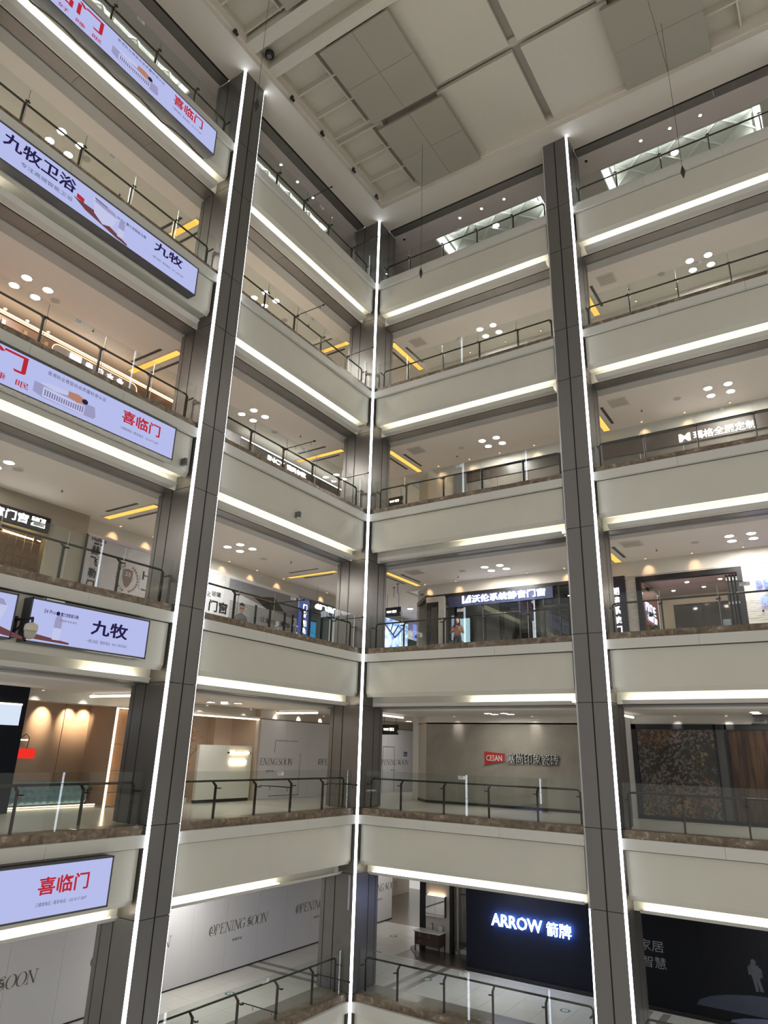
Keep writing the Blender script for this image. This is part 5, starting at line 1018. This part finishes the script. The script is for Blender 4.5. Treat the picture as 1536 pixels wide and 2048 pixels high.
def mattress(t, u, z, s=1.0):
    """printed picture: sprung mattress with a sleeper lying on it"""
    q = lambda a, b: (u + a * s, z + b * s)
    pp([q(0, .02), q(0, .26), q(1.5, .28), q(1.56, .05), q(1.5, -.02), q(.25, -.04)], LP, t, 'mattress_print')
    pp([q(.22, -.02), q(.22, .22), q(1.25, .20), q(1.25, -.02)], WP, t, 'mattress_print', DF - .003)
    m = MB()
    for i in range(17): m.poly([FL(u + (.26 + .058 * i) * s, DF - .006, z + (.02) * s), FL(u + (.29 + .058 * i) * s, DF - .006, z + .02 * s), FL(u + (.29 + .058 * i) * s, DF - .006, z + (.17 - .03 * math.sin(i / 5)) * s), FL(u + (.26 + .058 * i) * s, DF - .006, z + (.17 - .03 * math.sin(i / 5)) * s)], FL(0, -.002, 0) - FL(0, 0, 0))
    m.build('spring_print', DP, t)
    pp([q(.1, .26), q(.3, .34), q(.75, .36), q(.85, .27), q(.5, .22)], WP, t, 'trousers_print', DF - .008)
    pp([q(.80, .25), q(.80, .38), q(1.05, .40), q(1.18, .36), q(1.2, .26), q(1.05, .19)], SK, t, 'back_print', DF - .010)
    pp([q(1.23 + .08 * math.cos(a), .30 + .065 * math.sin(a)) if True else 0 for a in [i * .6283 for i in range(10)]], HP, t, 'head_print', DF - .012)
zA = Z(6)
b6 = lightbox(6, -15.7, -9.34, zA - 1.62, zA - .66, 'topmost light box, red characters and a sleeper on a mattress')
pt('喜临门', -16.0 + .02, zA - 1.16 - .06, .46, RP, b6, 2.55, .02); pt('一  度  好  睡  眠', -15.6, zA - 1.50, .13, RP, b6, 2.2); pt('香港执业脊医协会质量标准认证', -13.0, zA - .86, .10, GP, b6, 1.6)
mattress(b6, -13.1, zA - 1.42, 1.0); pt('喜临门', -11.03, zA - 1.14, .36, RP, b6, 1.12, .02); pt('三楼软体区 / 联系电话：152 4117 3697', -11.03, zA - 1.34, .075, GP, b6, 1.12)
zA = Z(5)
b5 = lightbox(5, -15.7, -9.31, zA - 1.61, zA - .68, 'second light box from the top, navy characters and a white toilet')
pt('九牧卫浴', -15.02, zA - 1.18, .38, NP, b5, 1.80, .022); pt('专注高端智能卫浴', -14.55, zA - 1.42, .12, GP, b5, 1.3)
def toilet(t, u, z, s=1.0):
    q = lambda a, b: (u + a * s, z + b * s)
    pp([q(-.5, .16), q(.05, .16), q(1.1, -.14), q(1.1, -.19), q(.75, -.16), q(-.15, 0)], BP, t, 'floor_print')
    pp([q(.0, .52), q(.05, .56), q(.62, .50), q(.72, .36), q(.62, .05), q(.35, -.06), q(.08, .1)], WP, t, 'bowl_print', DF - .003)
    pp([q(.05, .54), q(.62, .48), q(.70, .37), q(.40, .38), q(.05, .42)], LP, t, 'seat_print', DF - .006)
    pp([q(.03, .53), q(.4, .50), q(.4, .48), q(.03, .51)], HP, t, 'gap_print', DF - .008)
    pp([q(-.42, .30), q(-.22, .27), q(-.22, .15), q(-.42, .18)], RP, t, 'stool_print', DF - .003)
def tube_print(t, u, z):
    pp([(u + .085 * math.cos(a), z + .30 + .10 * math.sin(a)) for a in [i * math.pi / 8 for i in range(9)]] + [(u - .085, z + .1), (u + .085, z + .1)], LP, t, 'bottle_print'); pp([(u - .085, z - .12), (u + .085, z - .12), (u + .095, z + .13), (u - .095, z + .13)], WP, t, 'bottle_print', DF - .003)
toilet(b5, -12.75, zA - 1.38); tube_print(b5, -11.88, zA - 1.35); pt('S4 Pro 魔力泡智能马桶', -12.05, zA - .98, .09, NP, b5, .9)
pt('九牧', -10.86, zA - 1.10, .32, NP, b5, .98, .022); pt('一楼卫浴区 / 联系电话：0411-39072630', -10.90, zA - 1.34, .07, GP, b5, 1.1)
zA = Z(4)
b4 = lightbox(4, -15.7, -9.30, zA - 1.55, zA - .62, 'third light box from the top, red characters and a clear sleeper print')
pt('喜临门', -16.0, zA - 1.12, .44, RP, b4, 2.58, .02); pt('一  度  好  睡  眠', -15.6, zA - 1.42, .15, RP, b4, 2.3); pt('香港执业脊医协会质量标准认证', -12.95, zA - .84, .10, GP, b4, 1.5)
mattress(b4, -13.2, zA - 1.38, 1.0); pt('喜临门', -10.95, zA - 1.12, .33, RP, b4, 1.15, .02); pt('三楼软体区 / 联系电话：152 4117 3697', -10.95, zA - 1.32, .075, GP, b4, 1.15)
zA = Z(3)
b3 = lightbox(3, -12.28, -9.28, zA - 1.50, zA - .58, 'fourth-level light box with navy characters beside the column')
toilet(b3, -13.05 + .9, zA - 1.36, .0001) if False else None
pp([(-12.2, zA - 1.30), (-11.3, zA - 1.40), (-11.3, zA - 1.44), (-12.2, zA - 1.42)], BP, b3, 'floor_print'); tube_print(b3, -11.62, zA - 1.26); pt('S4 Pro', -11.98, zA - .86, .085, NP, b3, .26); pt('魔力泡智能马桶', -11.60, zA - .87, .085, NP, b3, .42, .01)
MB().lathe(FL(-11.66, DF, zA - .825), [(.045, 0), (.045, .003)], 14, 'x').build('mark_print', NP, b3); pt('杀菌·除臭 泡沫·清洁', -11.65, zA - .98, .045, GP, b3, .45)
pt('九牧', -10.83, zA - 1.14, .34, NP, b3, .97, .025); pt('一楼卫浴区 / 联系电话：0411-39072630', -10.90, zA - 1.32, .075, GP, b3, 1.05)
b3b = lightbox(3, -15.7, -12.57, zA - 1.50, zA - .58, 'fourth-level light box cut by the photo edge with a white toilet')
toilet(b3b, -13.55, zA - 1.26, 1.1); pt('九牧卫浴', -15.5, zA - 1.1, .35, NP, b3b, 1.7, .02)
t = thing('label_strip', 'small white strip label on top of the fourth-level light box', 'label', FL(-11.75, -.15, zA - .575)); B(FL, -12.0, -11.55, -.19, -.10, zA - .58, zA - .545).build('strip', STICK, t); B(FL, -12.0, -11.98, -.20, -.19, zA - .58, zA - .54).build('clip', DARKM, t)
zA = Z(2)
b2_ = lightbox(2, -15.7, -9.36, zA - 1.50, zA - .52, 'lowest light box with red characters near the photo corner')
pt('喜临门', -11.03, zA - 1.08, .32, RP, b2_, 1.12, .02); pt('三楼软体区 / 联系电话：152 4117 3697', -11.03, zA - 1.28, .075, GP, b2_, 1.12)
# power cable drooping along the fascia
CAB = mat('black_cable', (.02, .02, .02), .6, var=0)
t = thing('loose_cable', 'grey sagging cable below the topmost light box', 'cable', FL(-12, .08, Z(6) - 1.75)); MB().tube([FL(-15.5 + .4 * i, .06 + .03 * math.sin(i * 1.3), Z(6) - 1.75 - .04 * math.sin(i * 1.9)) for i in range(16)], .02, 5).build('cable', CAB, t)
# cameras
dc = thing('dome_camera', 'white dome camera on a black bracket before the light boxes', 'camera', FL(-12.4, -.45, 3.72))
MB().lathe(FL(-12.36, -.5, 3.70), [(.03, 0), (.09, .03), (.115, .10), (.12, .16)], 20).build('dome', mat('smoked_dome', (.42, .38, .30), .2, var=0), dc, smooth=True); MB().lathe(FL(-12.36, -.5, 3.86), [(.125, 0), (.135, .05), (.12, .13), (.04, .17)], 20).build('housing', mat('yellowed_white', (.62, .56, .44), .45), dc, smooth=True)
MB().tube([FL(-12.36, -.5, 4.0), FL(-12.36, -.5, 4.12), FL(-12.40, -.1, 4.12), FL(-12.42, .1, 4.12)], .03, 6).build('arm', DARKM, dc); MB().tube([FL(-12.42, .05, 3.85), FL(-12.38, -.35, 4.1)], .022, 5).build('brace', DARKM, dc); B(FL, -12.48, -12.36, .05, .1, 3.75, 4.2).build('plate', DARKM, dc)
for i, (u, z, lb_) in enumerate(((-8.75, 9.02, 'small dark camera on the fascia beside the third light box'), (-3.96, 8.96, 'small dark camera on the fascia left of the corner'))):
    t = thing('wall_camera', lb_, 'camera', FL(u, .03, z)); MB().box(FL, u - .05, u + .05, -.09, .10, z - .10, z + .10).build('housing', mat('camera_grey', (.12, .12, .12), .4, var=0), t, bevel=.02)
    for s_ in (-.05, 0, .05): MB().lathe(FL(u + .02, -.092, z + s_), [(.018, 0), (.018, .012)], 8, 'x').build('lens', STEEL, t)
    MB().tube([FL(u, .08, z - .02), FL(u, .11, z - .02)], .03, 6).build('mount', DARKM, t)
for b, u in (('C', -.9), ('D', 8.75)):
    t = thing('dome_camera', 'small dark ceiling camera beside the column, ' + where(6, b), 'camera', FR(u if u > 0 else .4, 1.45, ZT - .08)); uu = u if u > 0 else .4
    MB().lathe(FR(uu, 1.45, ZT - .09), [(.02, 0), (.06, .04), (.07, .09)], 14).build('dome', DARKM, t, smooth=True); MB().lathe(FR(uu, 1.45, ZT - .02), [(.09, 0), (.09, .02)], 14).build('base', WHITEP, t)
t = thing('panel_light', 'narrow acrylic strip hanging on the corner column under the second lowest fascia', 'strip', (-.2, -.1, -3.2)); B(WD, -.17, -.10, -.10, -.07, -2.95, -2.0).build('strip', mat('acrylic_strip', (.45, .46, .48), .2), t); B(WD, -.18, -.09, -.095, -.075, -2.0, -1.97).build('clip', STEEL, t)

# ================================================================== the person looking at a phone
def person():
    p = thing('person', 'person with long dark hair and brown sweater, looking down at a phone', 'person', (1.62, 4.05, Z3))
    X, Y, S = 1.62, 4.05, Z3; f = Vector((0.42, -.9, 0)).normalized(); r = Vector((-f.y, f.x, 0)) * 1.0      # f: facing, r: the person's left
    def P(a, b, h): return Vector((X, Y, S + h)) + r * a + f * b
    V = []; E_ = []; RD = []
    def v(a, b, h, rad): V.append(P(a, b, h)); RD.append(rad); return len(V) - 1
    pel = v(0, 0, .88, .13); wa = v(0, .01, 1.02, .115); ch = v(0, .01, 1.20, .135); nk = v(0, .03, 1.36, .055); hb = v(0, .06, 1.42, .06)
    E_ += [(pel, wa), (wa, ch), (ch, nk), (nk, hb)]
    for s in (-1, 1):
        sh = v(s * .15, .01, 1.30, .06); el = v(s * .25, .05, 1.05, .045); wr = v(s * .07, .27, 1.10, .028); E_ += [(ch, sh), (sh, el), (el, wr)]
        hp = v(s * .09, 0, .82, .09); kn = v(s * .09, .03, .46, .06); an = v(s * .09, 0, .09, .042); to = v(s * .10, .14, .04, .035); E_ += [(pel, hp), (hp, kn), (kn, an), (an, to)]
    me = bpy.data.meshes.new('body'); me.from_pydata([q - Vector((X, Y, S)) for q in V], E_, []); o = bpy.data.objects.new('body', me); COL.objects.link(o)
    sk = o.modifiers.new('s', 'SKIN'); sv = me.skin_vertices[0].data
    for i, q in enumerate(RD): sv[i].radius = (q, q); sv[i].use_root = (i == pel)
    su = o.modifiers.new('u', 'SUBSURF'); su.levels = 2
    dg = bpy.context.evaluated_depsgraph_get(); m2 = bpy.data.meshes.new_from_object(o.evaluated_get(dg)); bpy.data.objects.remove(o)
    for q in m2.polygons: q.use_smooth = True
    SW = mat('brown_sweater', (.24, .105, .07), .8, var=.15, scale=30); TR = mat('dark_trousers', (.02, .02, .025), .7, var=0); SKN = mat('skin', (.50, .30, .22), .5, var=.03); HR = mat('dark_hair', (.018, .014, .016), .45, var=0)
    m2.materials.clear()
    for mm in (SW, TR): m2.materials.append(mm)
    for q in m2.polygons: q.material_index = 1 if q.center.z < .90 else 0
    b = bpy.data.objects.new('body', m2); COL.objects.link(b); b.parent = p
    def blob(name, c, rx, ry, rz, m_, tilt=0.0, n=14):
        mb = MB(); vs = []
        for i in range(n // 2 + 1):
            th = math.pi * i / (n // 2)
            for j in range(n):
                ph = 2 * math.pi * j / n; a, bb, h = rx * math.sin(th) * math.cos(ph), ry * math.sin(th) * math.sin(ph), rz * math.cos(th)
                vs.append(P(c[0] + a, c[1] + bb * math.cos(tilt) + h * math.sin(tilt), c[2] + h * math.cos(tilt) - bb * math.sin(tilt)))
        mb.add(vs, [(i * n + j, i * n + (j + 1) % n, (i + 1) * n + (j + 1) % n, (i + 1) * n + j) for i in range(n // 2) for j in range(n)]); return mb.build(name, m_, p, smooth=True)
    hd = blob('head', (0, .10, 1.50), .075, .095, .115, SKN, .45)
    blob('nose', (0, .195, 1.475), .014, .018, .022, SKN, .45, 8)
    for s in (-1, 1): blob('eye', (s * .03, .188, 1.502), .012, .006, .006, INK, .45, 8); blob('ear', (s * .078, .09, 1.49), .012, .02, .03, SKN, .4, 8)
    blob('mouth', (0, .178, 1.435), .022, .006, .006, mat('lip', (.32, .10, .09), .5, var=0), .45, 8)
    blob('hair', (0, .062, 1.53), .098, .10, .125, HR, .35); blob('hair', (0, -.005, 1.36), .115, .06, .20, HR, .05)
    for s in (-1, 1): blob('hair', (s * .088, .09, 1.40), .032, .045, .17, HR, .0)
    for s in (-1, 1):
        m = MB(); m.tube([P(s * .25, .05, 1.05), P(s * .15, .17, 1.08), P(s * .065, .275, 1.105)], .036, 8, .026); m.build('forearm', SKN, p, smooth=True)
        m = MB(); c = (s * .05, .30, 1.125); m.tube([P(s * .07, .27, 1.105), P(*c)], .028, 8, .03)
        for i in range(4):
            h = 1.105 + .018 * i; m.tube([P(s * .055, .31, h), P(s * .045, .34, h + .01), P(s * .015, .345 - .004 * abs(i - 1.5), h + .015)], .009, 6, .007)
        m.tube([P(s * .06, .28, 1.14), P(s * .035, .30, 1.17), P(s * .012, .31, 1.175)], .010, 6, .008); m.build('hand', SKN, p, smooth=True)
    for s in (-1, 1): MB().add([], []).tube([P(s * .10, -.06, .03), P(s * .10, .16, .03)], .04, 8, .035).build('shoe', WHITEP, p, smooth=True)
    ph = thing('phone', 'dark phone held in both hands of the person', 'phone', P(0, .33, 1.10))
    q = [P(-.035, .325, 1.10), P(.035, .325, 1.10), P(.035, .305, 1.22), P(-.035, .305, 1.22)]; MB().poly(q, f * .009).build('case', INK, ph); MB().poly([x - f * .0005 for x in q], -f * .001).build('screen', mat('phone_screen', (.25, .28, .32), .2, emit=(.6, .7, .8, .5)), ph)
    bg = MB().tube([P(.13, .12, 1.32), P(.02, .15, 1.16), P(-.14, .12, .98)], .014, 6); bg.build('bag_strap', mat('pale_strap', (.5, .42, .34), .7), p)
person()
